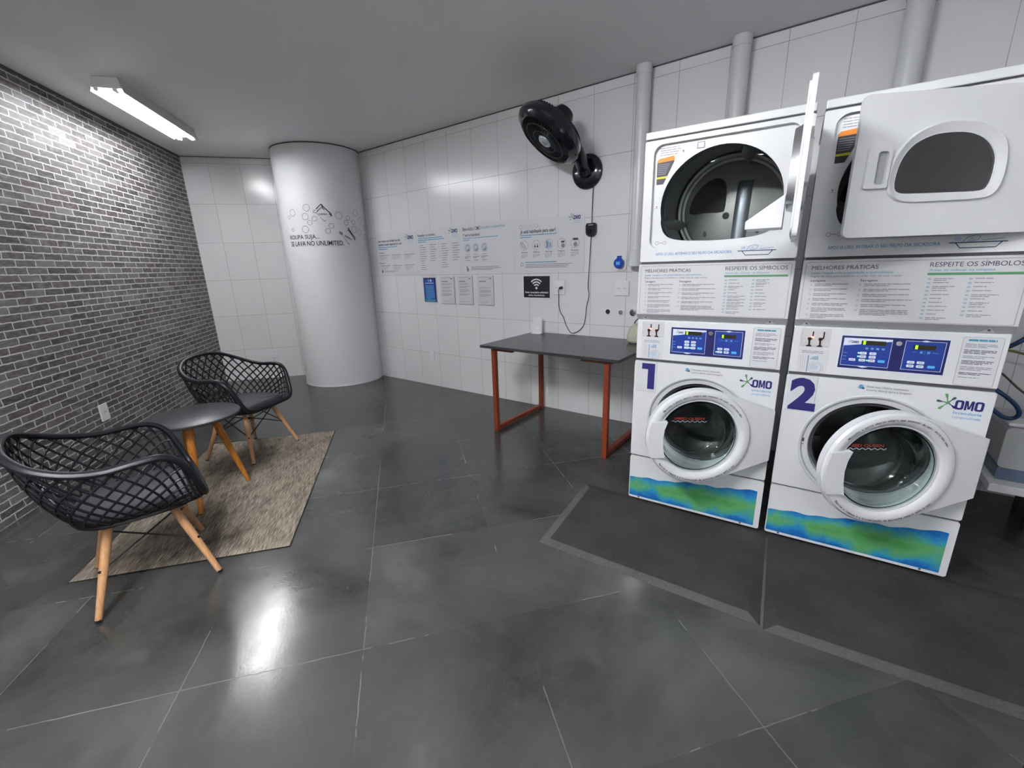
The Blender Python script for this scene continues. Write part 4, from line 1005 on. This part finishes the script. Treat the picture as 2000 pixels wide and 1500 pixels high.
    b = MB(DM); outer = rrect(0.0, L, zb, zt, 0.022, 5)
    b.plate(outer, [wi], -0.019, -0.004, M_WHITE)
    b.plate(rrect(0.012, L-0.012, zb+0.012, zt-0.012, 0.03, 5), [wi], -0.0035, 0.002, M_WHITE2)
    door = b.build('dryer_door', t, bevel=0.0025)
    b = MB(DM); b.wall(wo, -0.0192, -0.029, M_WHITE, L2=[(0.33+(x-0.33)*0.97, Z(1.67)+(z-Z(1.67))*0.97) for x, z in wo])
    b.wall([(0.33+(x-0.33)*0.97, Z(1.67)+(z-Z(1.67))*0.97) for x, z in wo], -0.029, -0.018, M_WHITE2, L2=wi); b.build('window_bezel', door)
    b = MB(DM); b.plate([(0.33+(x-0.33)*1.02, Z(1.67)+(z-Z(1.67))*1.02) for x, z in wi], [], -0.016, -0.012, mat('dark_tinted_glass', (0.06, 0.065, 0.066), 0.06, trans=0.75, ior=1.45)); b.build('window_glass', door)
    b = MB(DM); b.plate(rrect(0.502, 0.576, Z(1.610), Z(1.740), 0.006, 3), [rrect(0.512, 0.545, Z(1.622), Z(1.728), 0.010, 4)], -0.031, -0.0195, M_WHITE)
    b.rect(0.512, 0.545, Z(1.622), Z(1.728), -0.0197, M_GREYLIP); b.build('handle', door, bevel=0.003)
    # inner ring, lint spout
    b = MB(DM)
    io = [(0.33+(x-0.33)*1.32, Z(1.66)+(z-Z(1.66))*1.45) for x, z in wi]; ii = [(0.33+(x-0.33)*1.10, Z(1.66)+(z-Z(1.66))*1.14) for x, z in wi]
    b.wall(io, 0.0022, 0.026, M_STEEL, L2=[(0.33+(x-0.33)*1.24, Z(1.66)+(z-Z(1.66))*1.36) for x, z in wi])
    b.wall([(0.33+(x-0.33)*1.24, Z(1.66)+(z-Z(1.66))*1.36) for x, z in wi], 0.026, 0.0, M_STEEL, L2=ii)
    b.build('inner_steel_ring', door)
    b = MB(DM)
    vs = [(0.25, 0.030, Z(1.605)), (0.40, 0.030, Z(1.605)), (0.40, 0.030, Z(1.49)), (0.25, 0.030, Z(1.49)), (0.26, 0.150, Z(1.520)), (0.39, 0.150, Z(1.520)), (0.39, 0.150, Z(1.490)), (0.26, 0.150, Z(1.490))]
    b.add(vs, [(0, 1, 5, 4), (4, 5, 6, 7), (0, 4, 7, 3), (1, 2, 6, 5), (2, 3, 7, 6)], M_WHITE2, False); b.build('lint_deflector', door, bevel=0.004)
    b = MB(DM)
    for z in (1.50, 1.86): b.box(-0.012, 0.02, -0.010, 0.0, Z(z)-0.03, Z(z)+0.03, M_CHROME)
    b.build('hinge', door)
    b = MB(); b.lathe([(0.006, 0.0222), (0.005, 0.012), (0.0, 0.011)], M_CHROME, 12, axis='y', c=(0.632, 0, Z(1.905)-0.02)); b.build('door_catch', t)
    # ---------- info panel
    b = MB(); zt2, zb2, zl = Z(1.371), Z(1.117), Z(1.086)
    vs = [(0.0, -0.014, zb2), (W, -0.014, zb2), (W, -0.014, zt2), (0.0, -0.014, zt2), (0.0, 0.012, zl), (W, 0.012, zl), (W, 0.03, zt2), (0, 0.03, zt2), (0, 0.03, zl), (W, 0.03, zl)]
    b.add(vs, [(0, 1, 2, 3), (3, 2, 6, 7), (0, 3, 7, 8, 4), (1, 5, 9, 6, 2), (7, 6, 9, 8), (4, 8, 9, 5)], M_INFO, False)
    b.add([(0.0, -0.014, zb2), (W, -0.014, zb2), (W, 0.012, zl), (0, 0.012, zl)], [(0, 3, 2, 1)], M_GREYLIP, False)  # lip coloured darker for the shade on its downward face
    info = b.build('info_panel', t)
    b = MB(); y = -0.0148
    b.stroke(rrect(0.012, W-0.012, zb2+0.003, zt2-0.010, 0.006, 3), 0.0022, y, M_INKL, True)
    b.build('panel_groove', info)
    b = MB(); y = -0.0150
    b.text('MELHORES PRÁTICAS', 0.034, 0.256, Z(1.331), y, M_INK, h=0.0165)
    b.text('RESPEITE OS SÍMBOLOS', 0.410, 0.660, Z(1.335), y, M_INK, h=0.0175)
    b.text('Lavar roupas com praticidade e comodidade.', 0.034, 0.308, Z(1.3135), y, M_CYAN, h=0.0088, bold=0.01)
    b.text('Regras de ouro que simplificam a cuidar bem de suas roupas.', 0.034, 0.335, Z(1.3000), y, M_INKG, h=0.0078, bold=0.008)
    b.text('Antes de colocar na máquina', 0.410, 0.590, Z(1.3185), y, M_CYAN, h=0.0088, bold=0.01)
    b.rect(0.408, 0.665, Z(1.3035), Z(1.3125), y, M_GREENBAR)
    b.text('Lavagem', 0.036, 0.088, Z(1.281), y, M_INK, h=0.0095, bold=0.008); b.text('Secagem', 0.206, 0.262, Z(1.281), y, M_INK, h=0.0095, bold=0.008)
    z = 1.272
    for k in range(7):
        b.ring2(0.040, Z(z-0.004), 0.0032, 0.0013, y, M_INKG, n=8); rws = 3 if k > 4 else 2
        b.greek(0.052, Z(z), 0.125, rws, 0.0066, 0.0032, y, M_INKG, r3, 0.5 if k != 4 else 0.9); z -= rws*0.0066+0.0072
    z = 1.272
    for k in range(6):
        b.ring2(0.208, Z(z-0.004), 0.0032, 0.0013, y, M_INKG, n=8); rws = 4 if k == 5 else 2
        b.greek(0.221, Z(z), 0.158, rws, 0.0066, 0.0032, y, M_INKG, r3, 0.55); z -= rws*0.0066+0.0078
    for cx, cnt in ((0.412, 11), (0.526, 10)):
        z = 1.292
        for k in range(cnt):
            rws = r3.choice((1, 1, 2)); b.rect(cx, cx+0.010, Z(z-0.006), Z(z), y, M_LBLUEGREY); b.greek(cx+0.017, Z(z), r3.uniform(0.045, 0.085), rws, 0.0062, 0.003, y, M_INKG, r3, 0.7); z -= 0.0150
    b.build('lettering', info)
    b = MB()
    for x in (0.045, 0.618):
        b.add([(x-0.022, 0.0095, zl+0.0015), (x, -0.009, zb2-0.0075), (x+0.022, 0.0095, zl+0.0015)], [(0, 1, 2)], M_INFO, False)
        b.lathe([(0.0045, 0.0), (0.004, -0.004), (0.0, -0.004)], M_SEAM, 10, axis='y', c=(x, -0.001, zb2-0.018))
    b.build('screw_tab', info)
    # ---------- control panel
    b = MB(); b.box(0.002, W-0.002, 0.002, 0.03, Z(0.873), Z(1.0855), M_WHITE); ctl = b.build('control_panel', t, bevel=0.004)
    b = MB(); y = 0.0004
    b.rect(0.178, 0.526, Z(0.908), Z(1.056), y+0.0006, M_BTN); b.rect(0.1815, 0.5225, Z(0.9115), Z(1.0525), y, M_PANELNAVY)
    ya = y-0.0005
    for (xa_, xb_) in ((0.190, 0.350), (0.392, 0.513)): b.rect(xa_, xb_, Z(0.924), Z(1.043), ya, M_PANELBLUE); b.stroke([(xa_, Z(0.924)), (xb_, Z(0.924)), (xb_, Z(1.043)), (xa_, Z(1.043))], 0.0022, ya-0.0003, M_BTN, True)
    yb = ya-0.0006
    b.quad([(0.191, Z(1.010)), (0.246, Z(1.018)), (0.349, Z(1.036)), (0.349, Z(1.042)), (0.191, Z(1.042))], ya-0.0003, M_BTN)
    b.quad([(0.25, Z(0.9215)), (0.268, Z(0.917)), (0.286, Z(0.9215)), (0.268, Z(0.926))], yb, M_BTN); b.quad([(0.435, Z(1.0435)), (0.452, Z(1.048)), (0.470, Z(1.0435)), (0.452, Z(1.040))], yb, M_BTN)
    omo(b, 0.218, 0.241, Z(1.022), Z(1.032), yb, False)
    b.rect(0.250, 0.330, Z(1.017), Z(1.035), yb, M_LCD); b.rect(0.417, 0.485, Z(1.010), Z(1.028), yb, M_LCD)
    for i in range(4): b.rect(0.266+i*0.018, 0.276+i*0.018, Z(0.998), Z(1.006), yb, M_CYAN)
    for x in (0.440, 0.462): b.rect(x, x+0.009, Z(0.994), Z(1.003), yb, M_CYAN)
    b.rect(0.418, 0.432, Z(0.998), Z(0.9995), yb, M_CYAN); b.rect(0.478, 0.498, Z(0.998), Z(0.9995), yb, M_CYAN); b.rect(0.4548, 0.4558, Z(0.990), Z(1.008), yb, M_CYAN)
    for k in range(3): b.rect(0.193, 0.207, Z(0.978-k*0.015), Z(0.9805-k*0.015), yb, M_CYAN)
    disp = b.build('display_board', ctl)
    b = MB(); b.text('1' if num == 1 else '1', 0.256, 0.264, Z(1.019), yb-0.0006, M_LCDON, h=0.0145, bold=0.05); b.text('1', 0.423, 0.431, Z(1.012), yb-0.0006, M_LCDON, h=0.0145, bold=0.05); b.build('lit_digit', disp)
    def btn(x, z, m=M_BTN):
        b = MB(); b.plate(rrect(x-0.0115, x+0.0115, Z(z)-0.0055, Z(z)+0.0055, 0.003, 3), [], yb-0.0015, yb+0.0002, m)
        if m is M_BTN: b.rect(x-0.006, x+0.006, Z(z)-0.0012, Z(z)+0.0012, yb-0.0019, M_INKG)
        b.build('button', disp)
    for x, z in ((0.262, 0.981), (0.262, 0.966), (0.262, 0.9505), (0.294, 0.981), (0.294, 0.966), (0.294, 0.9505), (0.228, 0.9505), (0.419, 0.956), (0.419, 0.9405), (0.449, 0.956), (0.449, 0.9405)): btn(x, z)
    btn(0.326, 0.9505, M_BTNBLUE); btn(0.483, 0.9415, M_BTNBLUE)
    b = MB()
    for x, z in ((0.2465, 0.981), (0.2465, 0.966), (0.2785, 0.9505)) if num == 2 else ((0.403, 0.9405), (0.2785, 0.9505)): b.disc2(x, Z(z), 0.0022, yb-0.001, M_LEDGREEN)
    b.build('indicator_light', disp)
    b = MB(); b.lathe([(0.0105, 0.0004), (0.0105, -0.004), (0.0085, -0.006), (0.004, -0.006), (0.0035, -0.003), (0.0, -0.003)], M_CHROME, 24, axis='y', c=(0.371, 0, Z(1.030))); b.build('key_lock', ctl)
    b = MB(); b.box(0.030, 0.142, 0.0008, 0.0018, Z(0.993), Z(1.078), M_INFO); b.stroke([(0.036, Z(1.068)), (0.036, Z(1.0)), (0.136, Z(1.0))], 0.0012, 0.0004, M_INKL); b.build('slot_plate', ctl)
    for i, x in enumerate((0.066, 0.106)):
        b = MB(); yy = 0.0007
        P = [(x-0.010, 0.997), (x+0.010, 0.997), (x+0.010, 1.0005), (x+0.0035, 1.004), (x+0.0025, 1.020), (x+0.003, 1.024), (x+0.012, 1.036), (x+0.012, 1.064), (x+0.0075, 1.064), (x+0.0075, 1.038), (x+0.003, 1.037)]
        b.plate([(p[0], Z(p[1])) for p in P]+[(x-0.006, Z(1.037)), (x-0.0085, Z(1.030)), (x-0.004, Z(1.023)), (x-0.0025, Z(1.004)), (x-0.010, Z(1.0005))], [], yy-0.0030, yy, M_PEG); b.build('peg_slot', ctl)
    b = MB(); b.disc2(0.0755, Z(1.0385), 0.0048, -0.0030, M_LEDRED, rz=0.0038); b.build('red_light', ctl)
    b = MB(); y = 0.0008
    b.rect(0.030, 0.146, Z(0.876), Z(0.986), 0.0012, M_PAPER)
    b.greek(0.044, Z(0.976), 0.085, 2, 0.007, 0.0028, y, M_INKG, r3, 1.0)
    b.stroke([(0.035, Z(0.950)), (0.072, Z(0.950)), (0.072, Z(0.882))], 0.0013, y, M_INKL); b.rect(0.070, 0.0735, Z(0.880), Z(0.955), y, M_CYAN)
    for x in (0.044, 0.052, 0.060): b.rect(x, x+0.001, Z(0.882), Z(0.944), y, M_INKL)
    b.quad([(0.076, Z(0.938)), (0.092, Z(0.952)), (0.108, Z(0.955)), (0.110, Z(0.936))], y, M_LBLUEGREY); b.ring2(0.104, Z(0.900), 0.020, 0.0015, y, M_INKL); b.ring2(0.104, Z(0.900), 0.027, 0.0012, y, M_INKL); b.disc2(0.100, Z(0.902), 0.014, y+0.0002, M_PALEBLUE)
    b.build('instruction_sticker', ctl)
    b = MB(); rr = rrect(0.557, 0.668, Z(0.878), Z(1.070), 0.007, 4); b.quad(rr, 0.0012, M_PAPER); b.stroke(rr, 0.0020, 0.0008, M_GREYLIP, True)
    b.greek(0.572, Z(1.062), 0.080, 1, 0.01, 0.008, 0.0008, M_TEAL, r3, 1.0)
    z = 1.044
    for k in range(7): rws = (3, 3, 2, 3, 3, 2, 1)[k]; b.greek(0.566, Z(z), 0.092, rws, 0.0058, 0.0026, 0.0008, M_INK if k % 2 else M_INKG, r3, 0.7); z -= rws*0.0058+0.0065
    b.build('notice_card', ctl)
    # ---------- washer front
    wcx, wcz, WR = 0.343, Z(0.540), 0.262
    b = MB(); b.plate(rrect(0.0, W, Z(0.301), Z(0.861), 0.008, 3), [circ(wcx, wcz, WR, 64)], -0.004, 0.02, M_WHITE); wf = b.build('washer_front', t)
    b = MB(); b.lathe([(WR, -0.004), (WR-0.004, -0.0075), (WR-0.012, -0.004), (WR-0.018, 0.006), (WR-0.040, 0.012), (WR-0.044, 0.030), (WR-0.050, 0.032)], M_WHITE2, 72, axis='y', c=(wcx, 0, wcz)); b.build('door_seat', wf)
    b = MB(); b.lathe([(0.218, 0.031), (0.212, 0.026), (0.204, 0.032), (0.200, 0.06), (0.206, 0.09)], mat('rubber_gasket', (0.08, 0.08, 0.085), 0.5), 64, axis='y', c=(wcx, 0, wcz)); b.build('rubber_gasket', wf)
    dm = mat('dark_drum_steel', (0.085, 0.09, 0.09), 0.26, 0.85)
    b = MB(); b.lathe([(0.206, 0.09), (0.245, 0.10), (0.252, 0.12), (0.252, 0.44), (0.235, 0.46), (0.15, 0.475), (0.06, 0.45), (0.0, 0.45)], dm, 64, axis='y', c=(wcx, 0, wcz))
    for k in range(3):
        a = radians(100+120*k); hh = 0.07; da = 0.16; R1 = 0.251
        sec = [(R1*cos(a-da), R1*sin(a-da)), ((R1-hh)*cos(a-da*0.2), (R1-hh)*sin(a-da*0.2)), ((R1-hh)*cos(a+da*0.2), (R1-hh)*sin(a+da*0.2)), (R1*cos(a+da), R1*sin(a+da))]
        vs = [(wcx+x, yy, wcz+z) for yy in (0.12, 0.44) for x, z in sec]; b.add(vs, [(0, 1, 5, 4), (1, 2, 6, 5), (2, 3, 7, 6), (0, 3, 2, 1)], dm)
    b.build('washer_drum', wf)
    b = MB(); b.rect(0.098, 0.106, wcz+0.0, wcz+0.018, 0.0045, M_SEAM); b.rect(0.100, 0.105, wcz-0.014, wcz-0.010, 0.0045, M_SEAM); b.build('latch_slot', wf)
    b = MB(); y = -0.0050
    b.rect(0.010, 0.120, Z(0.690), Z(0.862), y+0.0004, M_PAPER); b.stroke([(0.010, Z(0.690)), (0.121, Z(0.690)), (0.121, Z(0.860))], 0.0014, y, M_INKL)
    if num == 1: b.quad([(0.041, Z(0.850)), (0.041, Z(0.817)), (0.074, Z(0.817)), (0.074, Z(0.706)), (0.111, Z(0.706)), (0.111, Z(0.850))], y-0.0003, M_NAVY)
    else: b.text('2', 0.020, 0.126, Z(0.704), y-0.0003, M_NAVY, h=0.142, bold=0.05)
    b.build('number_card', wf)
    b = MB(); omo(b, 0.578, 0.660, Z(0.779), Z(0.818), y); b.text('Evite mau cheiro, mantenha', 0.296, 0.432, Z(0.8340), y, M_INKG, h=0.0092, bold=0.012); b.text('a porta aberta após a lavagem.', 0.296, 0.445, Z(0.8200), y, M_INKG, h=0.0092, bold=0.012)
    b.disc2(0.276, Z(0.835), 0.008, y, M_CYAN, rz=0.010); b.disc2(0.284, Z(0.829), 0.005, y, M_DTEAL); b.stroke([(0.262, Z(0.832)), (0.272, Z(0.828)), (0.29, Z(0.842))], 0.002, y, M_CYAN)
    b.build('logo_print', wf)
    # ---------- kick panel with watercolour sticker
    b = MB(); b.plate(rrect(0.0, W, Z(0.022), Z(0.291), 0.010, 3), [], -0.004, 0.02, M_WHITE); kp = b.build('kick_panel', t)
    b = MB(); n = 40; P = [(0.004, Z(0.036)), (0.661, Z(0.036))]+[(0.661-0.657*k/n, Z(min(wav(0.661-0.657*k/n), 0.285))) for k in range(n+1)]
    b.plate(P, [], -0.0052, -0.0042, M_STICK, back=False); sk = b.build('watercolour_sticker', kp)
    b = MB(); r4 = random.Random(50+num)
    for k in range(26):
        x = r4.uniform(0.02, 0.60); top = wav(x)-0.030
        z = top-r4.choice((0.0, 0.012, 0.024, 0.036))*r4.random() if r4.random() < 0.65 else 0.045+r4.random()*0.02
        b.text(r4.choice(('omo', 'mo', 'om', 'o', 'omom')), x, None, Z(max(z, 0.042)), -0.0056, M_STICKLETTER, h=0.016, bold=-0.018)
    for k in range(9): b.text(r4.choice(('m', 'o')), 0.628+r4.uniform(-0.01, 0.012), None, Z(0.05+k*0.020), -0.0056, M_STICKLETTER, h=0.018, bold=-0.028)
    b.build('sticker_letters', sk)
    b = MB()
    for x in (0.060, 0.600): b.lathe([(0.005, -0.004), (0.004, -0.006), (0.0, -0.006)], M_SEAM, 10, axis='y', c=(x, 0, Z(0.030)))
    b.build('screw', kp)
    # ---------- washer door
    ph = radians(26); WM = Matrix.Translation((0.660, -0.030, 0)) @ Matrix.Rotation(ph, 4, 'Z') @ Matrix.Scale(-1, 4, (1, 0, 0))
    rc, rz_, RR = 0.321, Z(0.545), 0.246
    # outline: circle joined to a straight hinge plate
    def tang(px, pz, up):
        dx, dz = px-rc, pz-rz_; d = sqrt(dx*dx+dz*dz); base_ = atan2(dz, dx); off = math.acos(RR/d); return base_+(off if not up else -off)
    a1 = tang(-0.022, Z(0.684), True); a2 = tang(-0.022, Z(0.428), False)
    # go round the free side from the top tangent to the bottom tangent
    if a1 < 0: a1 += 2*pi
    a2_ = a2 if a2 > 0 else a2+2*pi
    out = [(-0.022, Z(0.684))]; K = 56; aa = a1; ab = a2_-2*pi if a2_ > a1 else a2_
    for k in range(K+1):
        a = aa+(ab-aa)*k/K; out.append((rc+RR*cos(a), rz_+RR*sin(a)))
    out.append((-0.022, Z(0.428)))
    b = MB(WM); b.plate(out, [circ(rc, rz_, 0.186, 64)], -0.022, 0.008, M_WHITE2); wd = b.build('washer_door', t, bevel=0.008, seg=3)
    b = MB(WM); b.lathe([(0.244, -0.0225), (0.236, -0.034), (0.222, -0.038), (0.205, -0.034), (0.190, -0.020), (0.186, -0.004)], M_WHITE2, 72, axis='y', c=(rc, 0, rz_)); b.build('bezel_ring', wd)
    b = MB(WM); b.lathe([(0.1855, -0.012), (0.180, -0.012), (0.172, 0.010), (0.166, 0.050), (0.158, 0.090), (0.140, 0.108), (0.07, 0.114), (0.0, 0.115), ], M_GLASS, 64, axis='y', c=(rc, 0, rz_))
    b.lathe([(0.0, 0.110), (0.07, 0.109), (0.136, 0.103), (0.153, 0.086), (0.161, 0.050), (0.167, 0.010), (0.175, -0.016), (0.1855, -0.016)], M_GLASS, 64, axis='y', c=(rc, 0, rz_))
    b.build('glass_bowl', wd)
    b = MB(WM); b.lathe([(0.188, 0.0085), (0.200, 0.012), (0.215, 0.012), (0.220, 0.0085)], M_SEAM, 64, axis='y', c=(rc, 0, rz_)); b.build('inner_seal', wd)
    b = MB(WM); hd = [(0.472, Z(0.632)), (0.548, Z(0.624)), (0.556, Z(0.585)), (0.560, Z(0.545)), (0.556, Z(0.490)), (0.545, Z(0.440)), (0.476, Z(0.440)), (0.486, Z(0.490)), (0.490, Z(0.545)), (0.485, Z(0.590))]
    b.plate(hd, [], -0.046, -0.020, M_WHITE2); b.build('handle', wd, bevel=0.004)
    b = MB(WM)
    tx = 'Realize a limpeza e a higienização da borracha sempre após o uso'
    def arc_text(txt, a0, a1_, r, inward, h, m, bold=0.01):
        # letters one by one on a circle; door x axis is mirrored so letters are mirrored back here
        n = len(txt)
        for i, ch_ in enumerate(txt):
            if ch_ == ' ': continue
            V, F = text_geo(ch_, bold); a = a0+(a1_-a0)*(i+0.5)/n
            sc = h/0.72; mx = (min(v[0] for v in V)+max(v[0] for v in V))/2; vs = []
            for v in V:
                lx, lz = (v[0]-mx)*sc*1.0, v[1]*sc
                # screen-right direction on the door is -x in door space
                if not inward: er = (cos(a), sin(a)); et = (sin(a), -cos(a)); px = r*er[0]+lx*et[0]+lz*er[0]; pz = r*er[1]+lx*et[1]+lz*er[1]
                else: er = (cos(a), sin(a)); et = (-sin(a), cos(a)); px = r*er[0]+lx*et[0]-lz*er[0]; pz = r*er[1]+lx*et[1]-lz*er[1]
                vs.append((rc-px, -0.0388 if True else 0, rz_+pz))
            b.add(vs, F, m, False)
    arc_text('Mantenha a porta aberta sempre que terminar de usar, evite mau odor', radians(142), radians(30), 0.2150, False, 0.0090, M_INK, 0.01)
    arc_text(tx, radians(218), radians(322), 0.2290, True, 0.0092, M_INK, 0.02)
    b.build('ring_lettering', wd)
    b = MB(WM)
    def mtext(b, s, xl, xr, z, y, m, h, bold):   # text readable from outside on the mirrored door
        V, F = text_geo(s, bold); ax = min(v[0] for v in V); bx = max(v[0] for v in V)
        b.add([(xl-(v[0]-ax)/(bx-ax)*(xl-xr), y, z+v[1]*h/0.72) for v in V], F, m, False)
    mtext(b, 'SPEED QUEEN', 0.405, 0.253, Z(0.588), 0.112-0.005, M_RED, 0.013, 0.03)
    b.stroke([(0.415-0.174*k/60, Z(0.579)+0.0035*sin(k*0.75)) for k in range(61)], 0.003, 0.107, M_BTN)
    b.build('glass_print', wd)
    b = MB(WM); b.box(-0.026, -0.020, -0.020, 0.006, Z(0.44), Z(0.67), M_SEAM); b.build('hinge', wd)
    return t
M_LBLUEGREY = mat('pale_blue_grey_ink', rgb(146, 168, 186), 0.6)
M_PALEBLUE = mat('pale_blue_ink', rgb(176, 192, 208), 0.6)
machine(1, 0.0, True, radians(90.4), 'stacked white washer and dryer numbered 1, upper door swung wide open')
machine(2, 0.7145, False, radians(24), 'stacked white washer and dryer numbered 2, upper door slightly ajar')

# ------------------------------------------------------------- right side: bench, tank, hoses
t = thing('low_bench', 'low white bench edge to the right of stack 2', 'bench', (1.27, 2.98, 0))
b = MB(); b.box(-0.545, 0.545, -0.18, 0.30, 0.286, 0.326, M_SOCK); b.build('top_slab', t, bevel=0.005)
for x in (-0.30, 0.50):
    for y in (0.10, 0.26): b = MB(); b.box(x-0.02, x+0.02, y-0.02, y+0.02, 0, 0.2855, M_BPLASTIC); b.build('leg', t)
b = MB(); b.text('LAVA', -0.30, -0.245, 0.300, -0.1812, M_NAVY, h=0.014, bold=0.05) if False else b.disc2(-0.495+0.11, 0.306, 0.028, -0.1812, M_NAVY, rz=0.009); b.build('brand_label', t)
t = thing('water_tank', 'milky plastic water tank with bluish lower band on the low bench', 'tank', (1.25, 3.02, 0.327))
b = MB(); b.plate(rrect(-0.50, 0.45, 0.062, 0.262, 0.02, 4), [], -0.15, 0.22, M_TANK); b.build('tank_body', t, bevel=0.01)
b = MB(); b.plate(rrect(-0.495, 0.445, 0.0, 0.0615, 0.008, 3), [], -0.145, 0.215, M_TANKB); b.build('liquid_band', t)
b = MB(); b.box(-0.495, -0.42, -0.13, -0.02, 0.263, 0.281, M_SOCK); b.build('lid', t, bevel=0.006)
b = MB(); b.tube(catmull([(0.60, 3.00, 0.80), (0.655, 2.94, 0.775), (0.715, 2.92, 0.735), (0.765, 2.92, 0.690), (0.785, 2.92, 0.650), (0.775, 2.93, 0.622), (0.745, 2.93, 0.620), (0.71, 2.93, 0.645), (0.66, 2.95, 0.69), (0.60, 3.0, 0.72)], 6), 0.0095, M_HOSE, 12)
tag(b.build('water_hose'), 'dark blue hose looping onto the tank beside stack 2', 'hose')
b = MB(); b.tube(catmull([(0.62, 3.15, 0.86), (0.74, 3.2, 0.905), (0.80, 3.2, 0.955), (0.88, 3.22, 1.05), (0.95, 3.25, 1.15)], 6), 0.011, M_HOSE, 12)
tag(b.build('water_hose'), 'dark blue hose rising behind the upper right of stack 2', 'hose')
b = MB(); b.tube(catmull([(0.66, 3.3, 0.885), (0.78, 3.3, 0.885), (0.95, 3.3, 0.855), (1.2, 3.32, 0.90)], 6), 0.006, M_HOSEY, 10)
tag(b.build('drain_hose'), 'thin tan hose running level along the wall right of stack 2', 'hose')
b = MB(); b.tube(catmull([(0.68, 3.30, 0.83), (0.78, 3.3, 0.765), (0.90, 3.3, 0.655), (1.05, 3.3, 0.60)], 6), 0.005, mat('brown_cable', rgb(84, 62, 60), 0.5), 10)
tag(b.build('drain_hose'), 'thin brown hose sloping down the wall right of stack 2', 'hose')

# unidentified dark shape at the lower right edge, built as a fabric bag
b = MB(); n = 32; prof = [(0.165, 0.0), (0.190, 0.02), (0.198, 0.15), (0.200, 0.45), (0.198, 0.70), (0.185, 0.74), (0.12, 0.75), (0.05, 0.752)]
vs = [(r*(1+0.012*sin(5*2*pi*k/n+h*6))*cos(2*pi*k/n), r*(1+0.012*sin(5*2*pi*k/n+h*6))*sin(2*pi*k/n), h) for r, h in prof for k in range(n)]
fs = [(i*n+k, i*n+(k+1) % n, (i+1)*n+(k+1) % n, (i+1)*n+k) for i in range(len(prof)-1) for k in range(n)]+[tuple(reversed(range(n))), tuple((len(prof)-1)*n+k for k in range(n))]
b.add(vs, fs, M_FABRIC)
tag(b.build('dark_object', loc=(0.596, 0.952, 0.001), sharp=180), 'unidentified dark object built as a navy fabric bag, cut off at the bottom right corner', 'bag')
